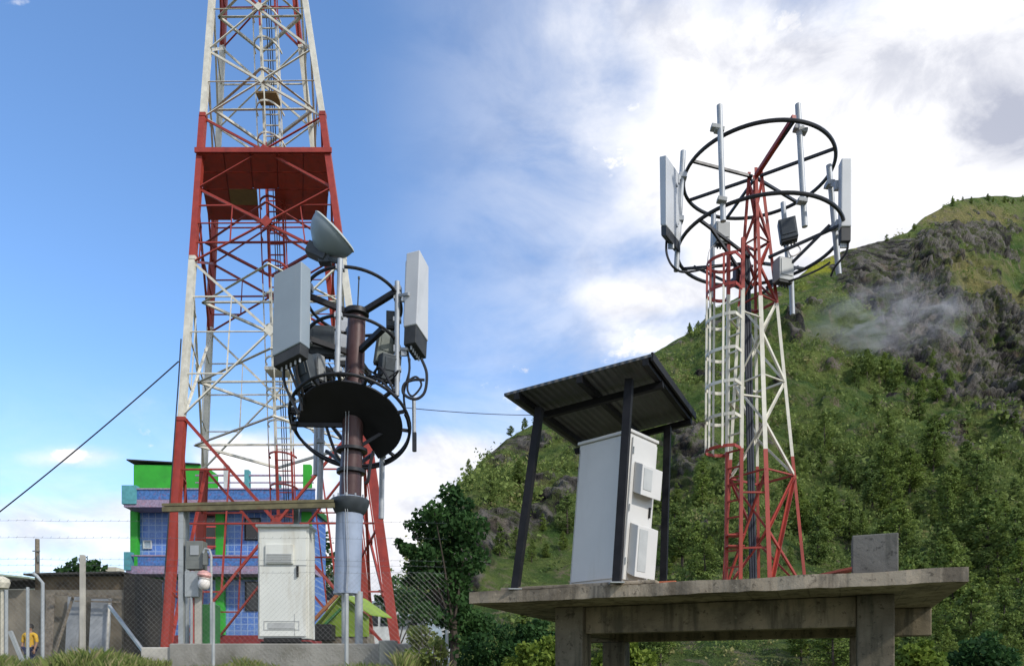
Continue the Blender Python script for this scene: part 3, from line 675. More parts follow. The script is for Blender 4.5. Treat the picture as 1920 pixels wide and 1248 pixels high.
# ------------------------------------------------------------------ person in a yellow shirt
def person():
    d = 25.0; hip = P(56, 1204, d); foot = .2
    k = (1.66)/1.66
    root = hip.copy(); gx, gy = hip.x, hip.y
    t = thing('person', (gx, gy, foot), 'person in a yellow shirt and dark trousers standing by the shed', 'person')
    z = lambda f: foot+1.68*f
    vs = [(0, 0, .53), (0, 0, .62), (0, -.01, .74), (0, 0, .82), (0, -.005, .86), (0, -.01, .91), (0, -.015, .965),
          (.10, 0, .80), (.20, .0, .79), (.25, -.02, .63), (.23, -.12, .50), (-.10, 0, .80), (-.20, 0, .79), (-.25, .02, .63), (-.23, -.08, .49),
          (.09, 0, .50), (.10, -.02, .28), (.10, .02, .05), (.10, -.10, .02), (-.09, 0, .50), (-.11, .02, .28), (-.12, .05, .05), (-.12, -.07, .02)]
    es = [(0, 1), (1, 2), (2, 3), (3, 4), (4, 5), (5, 6), (3, 7), (7, 8), (8, 9), (9, 10), (3, 11), (11, 12), (12, 13), (13, 14), (0, 15), (15, 16), (16, 17), (17, 18), (0, 19), (19, 20), (20, 21), (21, 22)]
    rad = [.15, .13, .15, .11, .055, .085, .075, .08, .062, .046, .035, .08, .062, .046, .035, .088, .06, .042, .035, .088, .06, .042, .035]
    def skinned(name, idx, mt, grow, parent):
        mp = {i: n for n, i in enumerate(idx)}
        me = bpy.data.meshes.new(name); me.from_pydata([(vs[i][0], vs[i][1], 1.68*vs[i][2]) for i in idx], [(mp[a], mp[b]) for a, b in es if a in mp and b in mp], [])
        o = bpy.data.objects.new(name, me); link(o, parent); sk = o.modifiers.new('skin', 'SKIN')
        for n, i in enumerate(idx): me.skin_vertices[0].data[n].radius = (rad[i]+grow, rad[i]*.85+grow)
        me.skin_vertices[0].data[0].use_root = True
        s = o.modifiers.new('sub', 'SUBSURF'); s.levels = s.render_levels = 2; me.materials.append(mt); return o
    skinned('body', list(range(23)), M['skin'], 0, t)
    skinned('shirt', [1, 0, 2, 3, 7, 8, 9, 11, 12, 13], M['yellow'], .014, t)
    skinned('trousers', [0, 15, 16, 17, 19, 20, 21], M['navy'], .016, t)
    h = MB(); h.lathe([(.01, .13), (.07, .125), (.098, .08), (.105, .02), (.10, -.02)], (gx, gy+.01, z(.935)), (0, .25, 1), 14); h.build('hair', M['hair'], t, True)
    f = MB()
    c = Vector((gx, gy-.11, z(.93)))
    f.lathe([(.003, -.03), (.012, -.01), (.006, .02)], c+Vector((0, -.0, -.01)), (0, .3, 1), 8)
    f.build('nose', M['skin'], t, True)
    f = MB(); f.box(c+Vector((-.035, .012, .02)), (.02, .01, .01)); f.box(c+Vector((.035, .012, .02)), (.02, .01, .01)); f.build('eyes', M['hair'], t)
    for sgn, yy, zz in ((1, -.12, .50), (-1, -.08, .49)):
        base = Vector((gx+sgn*.23, gy+yy, z(zz))); hm = MB()
        hm.tube([base, base+Vector((0, -.015, -.05)), base+Vector((0, -.02, -.09))], .03, 8, radii=[.026, .036, .03])
        for q in range(4):
            fx = (-.026+.0175*q); L = (.055, .07, .072, .055)[q]; s0 = base+Vector((fx, -.02, -.085)); hm.tube([s0, s0+Vector((0, -.012, -L*.55)), s0+Vector((0, -.004, -L))], .008, 6, radii=[.009, .008, .006])
        s0 = base+Vector((-sgn*.03, -.02, -.045)); hm.tube([s0, s0+Vector((-sgn*.022, -.02, -.03)), s0+Vector((-sgn*.018, -.03, -.055))], .009, 6)
        hm.build('hand', M['skin'], t, True)
person()

# ------------------------------------------------------------------ LEFT: tall lattice tower
TD = 22.5
def t_hw(z): return float(np.interp(z, [.2, 1.1, 14.7, 19.3, 26], [3.08, 3.0, 1.776, 1.32, .72]))
def t_xc(z): return float(np.interp(z, [.2, 14.7, 19.3, 26], [-5.98, -6.87, -7.18, -7.6]))
BANDS = [(-5, 7.0, 0), (7.0, 11.55, 1), (11.55, 15.75, 0), (15.75, 20.1, 1), (20.1, 26, 0)]
def band(z): return next(m for a, b, m in BANDS if a <= z < b or b == 26)
def corner(i, z):
    s = ((-1, -1), (1, -1), (1, 1), (-1, 1))[i]; h = t_hw(z); a = R(2.0)
    x, y = s[0]*h, s[1]*h
    return Vector((t_xc(z)+x-.29*(y+h), TD+y-.012*x, z))
RW = [M['red'], M['white']]
def big_tower():
    t = thing('lattice_tower', (t_xc(.2), TD, .2), 'tall red and white four legged lattice tower with a red platform', 'tower')
    zs = [.2, 7.0, 11.55, 15.75, 20.1, 26.0]
    for i in range(4):
        b = MB()
        for a, c in zip(zs[:-1], zs[1:]): 
            z = (a+c)/2; w = .18 if a < 7 else .135 if a < 15 else .12
            b.angle(corner(i, a), corner(i, c), w*1.25, band(z), up=Vector((0, 1, 0)))
            s = corner(i, c); b.box(s, (w*1.25, w*1.25, .1), None, band(z))
        leg = b.build('leg', RW, t)
        f = MB(); p = corner(i, .2); f.box(p+Vector((0, 0, .02)), (.9, .9, .35)); f.build('footing', M['conc'], leg)
    zb = [.5, 7.1, 11.45, 13.6, 15.7, 17.75, 20.1, 22.3, 24.3, 26]
    for f in range(4):
        g = (f+1) % 4
        out = (corner(f, 5)+corner(g, 5))*.5-Vector((t_xc(5), TD, 5)); out.normalize()
        for a, c in zip(zb[:-1], zb[1:]):
            w = .085 if a < 7 else .064 if a < 13 else .056
            for p0, p1, off in ((corner(f, a), corner(g, c), .03), (corner(g, a), corner(f, c), -.05)):
                b = MB(); b.angle(p0+out*off, p1+out*off, w, band((a+c)/2)); b.build('diagonal_brace', RW, t)
            # level of the crossing
            h0, h1 = t_hw(a), t_hw(c); tt = h0/(h0+h1); zc = a+(c-a)*tt
            b = MB(); b.angle(corner(f, zc), corner(g, zc), w*.62, band(zc)); b.build('horizontal_brace', RW, t)
            if a < 12:                                      # redundant members in the large panels
                mid = (corner(f, zc)+corner(g, zc))*.5
                for q, o_ in ((f, g), (g, f)):
                    for z1, ze in ((a, .5), (c, .5)):
                        dm = corner(q, z1).lerp(mid, .5); lg = corner(q, z1+(zc-z1)*.5)
                        b = MB(); b.angle(dm, lg, w*.55, band(dm.z)); 
                        b.angle(dm, corner(q, zc).lerp(mid, .5), w*.5, band(dm.z)); b.build('secondary_brace', RW, t)
    # gusset plates at the crossings of the near face
    for f in range(4):
        g = (f+1) % 4
        for a, c in zip(zb[:-1], zb[1:]):
            h0, h1 = t_hw(a), t_hw(c); zc = a+(c-a)*h0/(h0+h1); m_ = (corner(f, zc)+corner(g, zc))*.5; d_ = (corner(g, zc)-corner(f, zc)).normalized()
            n_ = d_.cross(Vector((0, 0, 1))).normalized(); w = .17 if a < 13 else .12
            b = MB(); u_ = Vector((0, 0, w)); b.prism([m_-d_*w+n_*.06, m_-u_+n_*.06, m_+d_*w+n_*.06, m_+u_+n_*.06], n_*.02, band(zc)); b.build('gusset_plate', RW, t)
    # platform of red plates seen from below
    zp = 14.55; x0 = corner(0, zp).x-.05; x1 = corner(1, zp).x+.05; ya, yb = 20.62, 23.6; xm = (x0+x1)/2; nx, ny = 5, 4
    b = MB(); bp = MB()
    for i in range(nx):
        for j in range(ny):
            if j >= 2 and i == 2: continue
            xa = x0+(x1-x0)*i/nx; xb = x0+(x1-x0)*(i+1)/nx
            if i == 1 and j >= 2: xb += .12
            if i == 3 and j >= 2: xa -= .12
            y0_ = ya+(yb-ya)*j/ny; y1_ = ya+(yb-ya)*(j+1)/ny
            tgt = bp if (i == 1 and j == 2) else b
            tgt.hexa([Vector((xx-.29*(yy-ya), yy, zp+zz_)) for zz_ in (-.025, .025) for xx, yy in ((xa+.015, y0_+.015), (xb-.015, y0_+.015), (xb-.015, y1_-.015), (xa+.015, y1_-.015))])
    pl = b.build('platform', M['dred'], t); bp.build('brown_plate', M['brownpanel'], pl)
    b = MB()
    for i in range(nx+1):
        x = x0+(x1-x0)*i/nx
        ye = yb if i not in (2, 3) else ya+(yb-ya)*.5; b.bar((x, ya, zp+.1), (x-.29*(ye-ya), ye, zp+.1), .05, .14)
    for j in range(ny+1):
        y = ya+(yb-ya)*j/ny
        sx_ = -.29*(y-ya)
        if j < 3: b.box((xm+sx_, y, zp+.09), (x1-x0, .045, .1))
        else:
            b.box((x0+sx_+(x1-x0)*.2, y, zp+.09), ((x1-x0)*.4, .045, .1)); b.box((x1+sx_-(x1-x0)*.2, y, zp+.09), ((x1-x0)*.4, .045, .1))
    b.build('platform_frame', M['red'], pl)
    b = MB(); b.box((xm, ya-.03, zp+.06), (x1-x0+.1, .05, .13)); b.build('edge_plate', M['red'], pl)
    # ladder with its cage up the middle
    def lx(z): return t_xc(z)-.29*t_hw(z)+.12
    def ly(z): return TD+.35
    ztop = 26
    zz = [.4]+[z for z in np.arange(1.0, 26, 1.0)]+[26]
    b = MB()
    for s in (-1, 1):
        for a, c in zip(zz[:-1], zz[1:]): b.bar((lx(a)+s*.24, ly(a), a), (lx(c)+s*.24, ly(c), c), .055, .05, band((a+c)/2))
    z = .8
    while z < 26:
        b.bar((lx(z)-.24, ly(z), z), (lx(z)+.24, ly(z), z), .03, .03, band(z)); z += .33
    b.build('ladder', RW, t)
    b = MB()
    for i in range(3):
        x = -.07+.07*i
        for za, zb_ in ((.4, 14.7), (14.7, 26)): b.bar((lx(za)+x, ly(0)+.12, za), (lx(zb_)+x, ly(0)+.12, zb_), .024)
    b.build('feeder_cables', M['bluecable'], t)
    cg = MB(); z = 3.0
    while z < 26:
        arc = [Vector((lx(z)+.40*math.cos(a), ly(z)-.02-.62*math.sin(a), z)) for a in np.linspace(0, math.pi, 11)]
        for p, q in zip(arc[:-1], arc[1:]): cg.bar(p, q, .035, .05, band(z))
        z += .95
    for a in (0.35, 1.57, 2.79):
        for z0, z1 in zip(zz[2:-1], zz[3:]): cg.bar((lx(z0)+.40*math.cos(a), ly(z0)-.02-.62*math.sin(a), z0), (lx(z1)+.40*math.cos(a), ly(z1)-.02-.62*math.sin(a), z1), .03, .03, band((z0+z1)/2))
    cg.build('ladder_cage', RW, t)
    for z in (7.1, 9.0, 11.4, 13.2, 17.2, 20.0):
        b = MB()
        for f in range(4):
            m_ = (corner(f, z)+corner((f+1) % 4, z))*.5; n_ = (corner((f+1) % 4, z)+corner((f+2) % 4, z))*.5
            b.angle(m_, n_, .07, band(z))
        b.angle((corner(3, z)+corner(0, z))*.5, (corner(1, z)+corner(2, z))*.5, .07, band(z)); b.build('plan_brace', RW, t)
    # rest plates on the ladder
    b = MB(); b.box((lx(17.4), ly(0)-.25, 17.6), (.62, .5, .06)); b.build('rest_plate', M['brownpanel'], t)
    b = MB(); b.box((lx(9), ly(0)-.2, 9.35), (.7, .6, .1)); b.build('rest_plate', M['white'], t)
    b = MB(); b.tube([corner(0, 9.2)+Vector((-.12, -.12, 0))]+[corner(0, z)+Vector((-.10, -.14, 0)) for z in (8, 6, 4, 2, .4)], .018, 5); b.build('down_cable', M['cable'], t)
big_tower()

def wire(name, pts, r, label, mt='cable', sag=0., n=24):
    a, b = Vector(pts[0]), Vector(pts[1]); m = MB()
    m.tube([a.lerp(b, i/n)-Vector((0, 0, sag*4*(i/n)*(1-i/n))) for i in range(n+1)], r, 5)
    return tag(m.build(name, M[mt]), label, 'wire')
wire('guy_cable', (P(335, 677, 19.7), P(-120, 1050, 19.0)), .018, 'black cable slanting from the tall tower down to the left', sag=.12)
wire('service_wire', (P(760, 764, 24), P(1010, 778, 30)), .014, 'thin wire running right from behind the round black platform', sag=.06)

# ------------------------------------------------------------------ LEFT: plinth, cabinet, canopy, meters
GD = 12.6
def compound():
    z = P(0, 1207, GD).z
    m = MB(); a = P(322, 0, GD-.2).x; b = P(768, 0, GD-.2).x
    m.box(((a+b)/2, GD+1.0, z-.6), (b-a, 2.6, 1.2)); t = m.build('concrete_plinth', M['conc'], bevel=.02); tag(t, 'long low concrete plinth carrying the white cabinet and the monopole', 'plinth')
    m = MB(); c = P(310, 1213, GD-.1); m.box((c.x, GD+.35, c.z-.5), (.68, 1.2, 1.0)); tag(m.build('concrete_ledge', M['concpost'], bevel=.02), 'pale concrete ledge stepping down at the left end of the plinth', 'ledge')
    m = MB(); c = P(728, 1200, GD-.45); m.box((c.x, GD-.45, c.z-.6), (.28, .22, 1.2)); tag(m.build('concrete_stub', M['greybox'], bevel=.02), 'dark grey upright stub against the right end of the plinth', 'concrete stub')
    # cabinet
    d = GD+.25; p0 = P(483, 1203, d); p1 = P(579, 1203, d); h = P(0, 986, d).z-p0.z; w = p1.x-p0.x; cx = (p0.x+p1.x)/2; cz = p0.z
    t = thing('equipment_cabinet', (cx, d+.35, z), 'white telecom cabinet on the plinth under the flat canopy roof', 'cabinet')
    m = MB(); m.box((cx, d+.21, cz+h/2+.03), (w, .4, h-.06)); m.build('cabinet_body', M['cabinet'], t, bevel=.012)
    m = MB(); m.box((cx-.005, d-.004, cz+.09+(h-.14)/2), (w-.07, .024, h-.16)); dr = m.build('door', M['cabinet'], t, bevel=.006)
    m = MB(); m.box((cx+.0, d+.19, cz+h+.005), (w+.04, .5, .05)); m.build('top_cap', M['cabinet'], t, bevel=.01)
    m = MB(); a = P(498, 1020, d-.04); b = P(550, 1056, d-.04); 
    m.box(((a.x+b.x)/2, d-.035, (a.z+b.z)/2), (b.x-a.x, .04, a.z-b.z)); v = m.build('vent', M['cabinet'], dr, bevel=.004)
    m = MB()
    for i in range(5): m.box(((a.x+b.x)/2, d-.058, b.z+.03+i*.032), (b.x-a.x-.05, .02, .018))
    WORLD_LOC[v] = WORLD_LOC[t]; m.build('vent_slats', M['louvre'], dr)
    m = MB(); c = P(558, 1070, d-.03); m.box(c+Vector((0, -.01, 0)), (.035, .04, .19)); m.build('handle', M['dark'], dr, bevel=.005)
    m = MB(); c = P(528, 1172, d-.02); m.box(c+Vector((0, .0, 0)), (.46, .02, .10)); m.build('lower_vent', M['louvre'], dr)
    m = MB(); c = P(530, 1198, d-.01); m.box(c+Vector((0, .0, -.005)), (.64, .04, .07)); m.build('cable_entry', M['dark'], t)
    m = MB(); m.box((cx, d+.21, (z+cz)/2+.005), (w-.08, .36, .07)); m.build('base_frame', M['dark'], t)
    for zz in (.3, 1.0, 1.7):
        m = MB(); m.tube([(p0.x+.03, d-.02, cz+zz), (p0.x+.03, d-.02, cz+zz+.09)], .012, 8); m.build('hinge', M['louvre'], dr)
    fr = MB()
    for xa, xb, ya_, yb_ in ((496, 560, 1163, 1164.5), (496, 560, 1179, 1180.5), (494.5, 496, 1163, 1180.5), (560, 561.5, 1163, 1180.5), (552, 553, 1150, 1190), (486, 487, 1060, 1190)):
        q0 = P(xa, ya_, d-.018); q1 = P(xb, yb_, d-.018); fr.box(((q0.x+q1.x)/2, d-.019, (q0.z+q1.z)/2), (q1.x-q0.x, .007, q0.z-q1.z))
    fr.build('panel_grooves', M['louvre'], dr)
    m = MB(); a = P(484, 1048, d-.014); m.box((cx, d-.019, P(0, 1059, d).z), (w-.08, .008, .008)); m.build('door_seam', M['louvre'], dr)
    # canopy
    t = thing('canopy', (P(470, 0, GD+.4).x, GD+.4, z), 'flat rusty olive canopy roof on slim posts over the white cabinet', 'canopy')
    a = P(303, 948, GD-.05); b = P(626, 940, GD-.05); bk = Vector((-.2, .7, .14)); th = Vector((0, 0, .045))
    m = MB(); m.hexa([a, b, b+bk, a+bk, a+th, b+th, b+bk+th, a+bk+th]); m.build('roof_sheet', M['roofedge'], t)
    m = MB(); m.bar(a+Vector((0, .04, -.05)), b+Vector((0, .04, -.05)), .06, .08); m.bar(a+bk+Vector((0, -.04, -.05)), b+bk+Vector((0, -.04, -.05)), .06, .08); m.build('roof_frame', M['roofedge'], t)
    for px, dd, top in ((341, .04, 950), (556, .75, 946), (349, .6, 950)):
        q = P(px, top, GD+dd); m = MB(); m.box((q.x, q.y, (q.z+z)/2-.03), (.085, .085, q.z-z-.06)); m.build('post', M['zincpost'], t)
    # meter boxes on a steel upright
    d = GD-.05
    t = thing('meter_box', (P(366, 0, d).x, d, z), 'grey electricity meter box with a small window on a red and grey upright', 'meter box')
    def rb(mm, x0, x1, y0, y1, dep, off=0.): 
        a = P(x0, y0, d); b = P(x1, y1, d); return mm.box(((a.x+b.x)/2, d+off+dep/2, (a.z+b.z)/2), (b.x-a.x, dep, a.z-b.z))
    m = MB(); rb(m, 348, 380, 1013, 1066, .2); bx = m.build('box', M['greybox'], t, bevel=.008)
    m = MB(); rb(m, 357, 373, 1022, 1040, .012, -.014); m.build('window', M['glassgrey'], bx)
    m = MB(); rb(m, 362, 374, 1066.5, 1207, .06, .06); m.build('upright', M['concpost'], t)
    m = MB(); rb(m, 356, 361, 1119, 1207, .05, .07); m.build('conduit', M['redframe'], t)
    m = MB(); rb(m, 346, 372, 1070, 1118, .16); rb(m, 356, 360, 1118.5, 1207, .05, .0); tag(m.build('breaker_box', M['zincpost'], bevel=.008), 'plain pale grey breaker box directly below the meter box', 'breaker box')
    t = thing('insulator', P(381, 1085, d-.1), 'white insulator with a pink cap beside the meter box', 'insulator')
    c = P(383, 1093, d-.08); m = MB(); m.lathe([(.05, -.1), (.085, -.07), (.10, 0), (.085, .06), (.1, .085), (.05, .11)], c, (.15, 0, 1), 14); m.bar(c, c+Vector((-.06, .09, 0)), .035); m.build('body', M['insul'], t, True)
    m = MB(); m.lathe([(.10, 0), (.12, .03), (.10, .08), (.04, .11)], c+Vector((.0, 0, .105)), (.15, 0, 1), 14); m.build('cap', M['pink'], t, True)
    # lamp-like gooseneck standard
    t = thing('conduit_standard', (P(396, 0, d).x, d, z), 'slim grey conduit standard with a bent top right of the meter box', 'conduit')
    q = P(396, 1040, d-.06); m = MB(); m.tube([(q.x, q.y, z), (q.x, q.y, q.z), (q.x-.03, q.y, q.z+.09), (q.x-.1, q.y, q.z+.11), (q.x-.13, q.y, q.z+.03)], .022, 8); m.build('pipe', M['zincpost'], t, True)
    m = MB(); m.box((q.x-.10, q.y+.02, q.z-.06), (.07, .07, .2)); m.build('junction_box', M['greybox'], t)
    m = MB(); b = P(388, 1205, d+.3); m.box((b.x, d+.4, z+.35), (.3, .25, .7)); tag(m.build('green_bin', M['dgreen'], bevel=.02), 'dark green bin standing on the plinth behind the conduit', 'bin')
compound()

# ------------------------------------------------------------------ LEFT: monopole
MD = 13.0
def axis_pt(py): return P(np.interp(py, [590, 920, 1110], [669, 657, 651]), py, MD)
def ring_pts(c, r, tau, n=48, a0=0., a1=2*math.pi, closed=True, roll=0.):
    out = []
    rot = Matrix.Rotation(roll, 3, 'Y') @ Matrix.Rotation(-tau, 3, 'X')
    for i in range(n+(0 if closed else 1)):
        a = a0+(a1-a0)*i/n; out.append(Vector(c)+rot @ Vector((r*math.sin(a), -r*math.cos(a), 0)))
    return out
R1 = (P(664, 0, MD).x, MD, 6.56); R2 = (P(662, 0, MD).x, MD, 5.78); R3 = (P(657, 0, MD).x, MD, 4.483)
def monopole():
    zpl = P(0, 1207, GD).z
    t = thing('monopole', (axis_pt(1110).x, MD, zpl), 'silver and brown monopole with black antenna rings and a round black platform', 'monopole')
    a, b = axis_pt(1110), axis_pt(932)
    m = MB(); m.tube([a, b], .23, 28); m.build('lower_pole', M['galvpole'], t, True)
    m = MB(); c = axis_pt(938); m.lathe([(.235, -.24), (.27, -.20), (.315, -.10), (.335, -.03), (.335, .0), (.30, .02)], c, (0, 0, 1), 28); fl = m.build('flange', M['rrudark'], t, True)
    m = MB()
    for i in range(12):
        an = i*math.pi/6; q = c+Vector((.29*math.cos(an), .29*math.sin(an), 0)); m.tube([q+Vector((0, 0, -.03)), q+Vector((0, 0, .07))], .016, 6)
    m.build('bolts', M['galv'], fl)
    m = MB(); m.tube([axis_pt(930), axis_pt(760), axis_pt(590)], .2, 24, radii=[.19, .175, .15]); m.build('upper_pole', M['brown'], t, True)
    m = MB(); c = axis_pt(588); m.lathe([(.17, -.05), (.21, -.03), (.21, .05), (.12, .07)], c, (0, 0, 1), 24); m.build('pole_cap', M['black'], t, True)
    m = MB(); c = axis_pt(884); m.lathe([(.2, -.04), (.25, -.03), (.25, .03), (.2, .04)], c, (0, 0, 1), 24); m.build('clamp_band', M['black'], t, True); m = MB(); c = axis_pt(845); m.lathe([(.2, -.03), (.27, -.02), (.27, .03), (.2, .04)], c, (0, 0, 1), 24); m.build('clamp_band', M['black'], t, True)
    m = MB()
    for dx in (-.02, .03):
        m.tube([axis_pt(760)+Vector((dx-.05, -.24, .1)), axis_pt(900)+Vector((dx-.04, -.25, 0)), axis_pt(1000)+Vector((dx*.6+.02, -.27, 0)), axis_pt(1060)+Vector((dx*.5+.06, -.27, 0)), axis_pt(1110)+Vector((dx*.4+.05, -.27, 0))], .007, 5)
    m.build('earth_cable', M['galv'], t)
    for px, r in ((647, .05), (674, .07)):
        q = P(px, 1109, MD); m = MB(); m.tube([(q.x, MD-.05, zpl-.02), (q.x, MD-.05, q.z)], r, 10); m.build('support_pipe', M['zincpost'], t, True)
    m = MB(); m.lathe([(.24, -.03), (.24, .01)], axis_pt(1110), (0, 0, 1), 28); m.build('base_plate', M['galvpole'], t)
    # rings
    for c, r, tau, roll in ((R1, .815, R(14), R(1)), (R2, .80, R(14), R(1)), (R3, 1.03, R(28), 0)):
        m = MB(); m.tube(ring_pts(c, r, tau, 56, roll=roll), .028, 8, True); m.build('ring', M['black'], t, True)
    m = MB(); m.tube(ring_pts((R3[0]+.02, MD, R3[2]-.06), 1.0, R(29), 40, R(75), R(285), False), .026, 8); m.build('lower_ring', M['black'], t, True)
    # arms
    for (c, tau, r, angs) in ((R1, R(12), .815, (R(70), R(200), R(-75))), (R2, R(12), .8, (R(50), R(170), R(-70)))):
        rot = Matrix.Rotation(-tau, 3, 'X')
        for an in angs:
            e = Vector(c)+rot @ Vector((r*math.sin(an), -r*math.cos(an), 0)); py = HY-e.z/MD*F
            s = axis_pt(min(max(HY-(c[2]-.12)/MD*F, 592), 900)); m = MB(); m.bar(s, e, .085, .085); m.build('arm', M['black'], t)
    # platform: round plate with its far left quarter cut away
    n_ = 40; rot = Matrix.Rotation(R(-28), 3, 'X'); cc = Vector((R3[0], MD, R3[2]-.02)); pts = []
    for i in range(n_+1):
        an = R(-93)+R(250)*i/n_; pts.append(cc+rot @ Vector((.90*math.sin(an), -.90*math.cos(an), 0)))
    pts.append(cc+rot @ Vector((.12, .06, 0))); 
    m = MB(); m.prism(pts, rot @ Vector((0, 0, .035))); pf = m.build('platform', M['deckblack'], t)
    for an in (R(-75), R(-50), R(-25), R(0), R(25), R(50), R(75), R(100), R(140)):
        m = MB(); m.bar(cc+rot @ Vector((.88*math.sin(an), -.88*math.cos(an), .02)), cc+rot @ Vector((1.02*math.sin(an), -1.02*math.cos(an), .02)), .05, .05); m.build('spoke', M['black'], pf)
    m = MB(); p0 = cc+rot @ Vector((-1.0, .0, .0)); p1 = cc+rot @ Vector((.1, .02, 0)); m.bar(p0, p1, .07, .09); m.build('edge_beam', M['black'], pf)
    for px0, py0, px1, py1, dd in ((655, 845, 600, 770, .3), (675, 845, 735, 800, .3), (660, 880, 612, 845, .5), (668, 880, 700, 850, .6)):
        m = MB(); m.bar(axis_pt(py0), P(px1, py1, MD+dd), .055, .055); m.build('knee_brace', M['black'], t)
    # mount pipes
    for (x0, y0, x1, y1, d, r) in ((638, 486, 632, 704, 12.15, .045), (745, 528, 744, 742, 12.75, .045), (603, 796, 599, 946, 13.75, .055), (594, 790, 592, 890, 14.0, .05), (717, 815, 715, 972, 13.8, .05), (578, 505, 575, 690, 12.9, .035), (776, 745, 777, 846, 13.2, .035)):
        m = MB(); m.tube([P(x0, y0, d), P(x1, y1, d)], r, 10); m.build('mount_pipe', M['galv'], t, True)
    for px, py, d in ((634, 590, 12.15), (637, 500, 12.15), (633, 692, 12.15), (744, 598, 12.75), (745, 540, 12.75), (744, 690, 12.75), (600, 826, 13.7), (716, 852, 13.7)): m = MB(); m.box(P(px, py, d)+Vector((0, .04, 0)), (.13, .12, .08)); m.build('pipe_clamp', M['galv'], t, bevel=.008)
    m = MB(); m.tube([P(670, 590, MD), P(673, 522, MD)], .012, 6); m.lathe([(.02, 0), (.02, .04)], P(673, 523, MD), (0, 0, 1), 8); m.build('whip_aerial', M['rrudark'], t)
    # bolts and lugs along the left rim
    m = MB()
    for i in range(7): m.box(P(549+.4*i, 748+9*i, MD-.1), (.09, .06, .05))
    m.build('rim_lug', M['black'], t); m = MB(); m.box(P(777, 828, MD-.1), (.07, .06, .32)); m.build('rim_lug', M['black'], t)
monopole()

def panel_antenna(name, corners_front, back, label, group, cap_h=.22, mts=('panel', 'panelside', 'endcap')):
    """corners_front: four points of the radome (lower left, lower right, upper right, upper left); back: thickness vector"""
    ll, lr, ur, ul = [Vector(c) for c in corners_front]; bk = Vector(back)
    t = thing(name, (ll+lr)*.5, label, 'antenna', group)
    up = (ul-ll).normalized(); n_ = bk.normalized()
    m = MB(); m.hexa([ll, lr, lr+bk, ll+bk, ul, ur, ur+bk, ul+bk]); m.build('radome', M[mts[0]], t, bevel=.015)
    m = MB(); e = .12; a = ll.lerp(lr, e)+bk*1.002; b = lr.lerp(ll, e)+bk*1.002; c = ur.lerp(ul, e)+bk*1.002; d = ul.lerp(ur, e)+bk*1.002
    th = n_*.03; m.hexa([a+up*.1, b+up*.1, b+up*.1+th, a+up*.1+th, c-up*.1, d-up*.1, d-up*.1+th, c-up*.1+th] if False else [a+up*.1, b+up*.1, b+th+up*.1, a+th+up*.1, d-up*.1, c-up*.1, c+th-up*.1, d+th-up*.1]); m.build('back_plate', M[mts[1]], t)
    m = MB(); s = .015; x = (lr-ll)
    m.hexa([ll-up*cap_h+x*.03+n_*s, lr-up*cap_h-x*.03+n_*s, lr-up*cap_h-x*.03+bk-n_*s, ll-up*cap_h+x*.03+bk-n_*s, ll-up*.002+x*.02+n_*s, lr-up*.002-x*.02+n_*s, lr-up*.002-x*.02+bk-n_*s, ll-up*.002+x*.02+bk-n_*s]); cp = m.build('end_cap', M[mts[2]], t, bevel=.01)
    for i in range(5):
        m = MB(); q = ll.lerp(lr, .18+.16*i)+bk*.5-up*cap_h; m.tube([q+up*.01, q-up*.06], .018, 8); m.build('connector', M['galv'], t)
    return t
GA = 'panel antennas on the monopole'
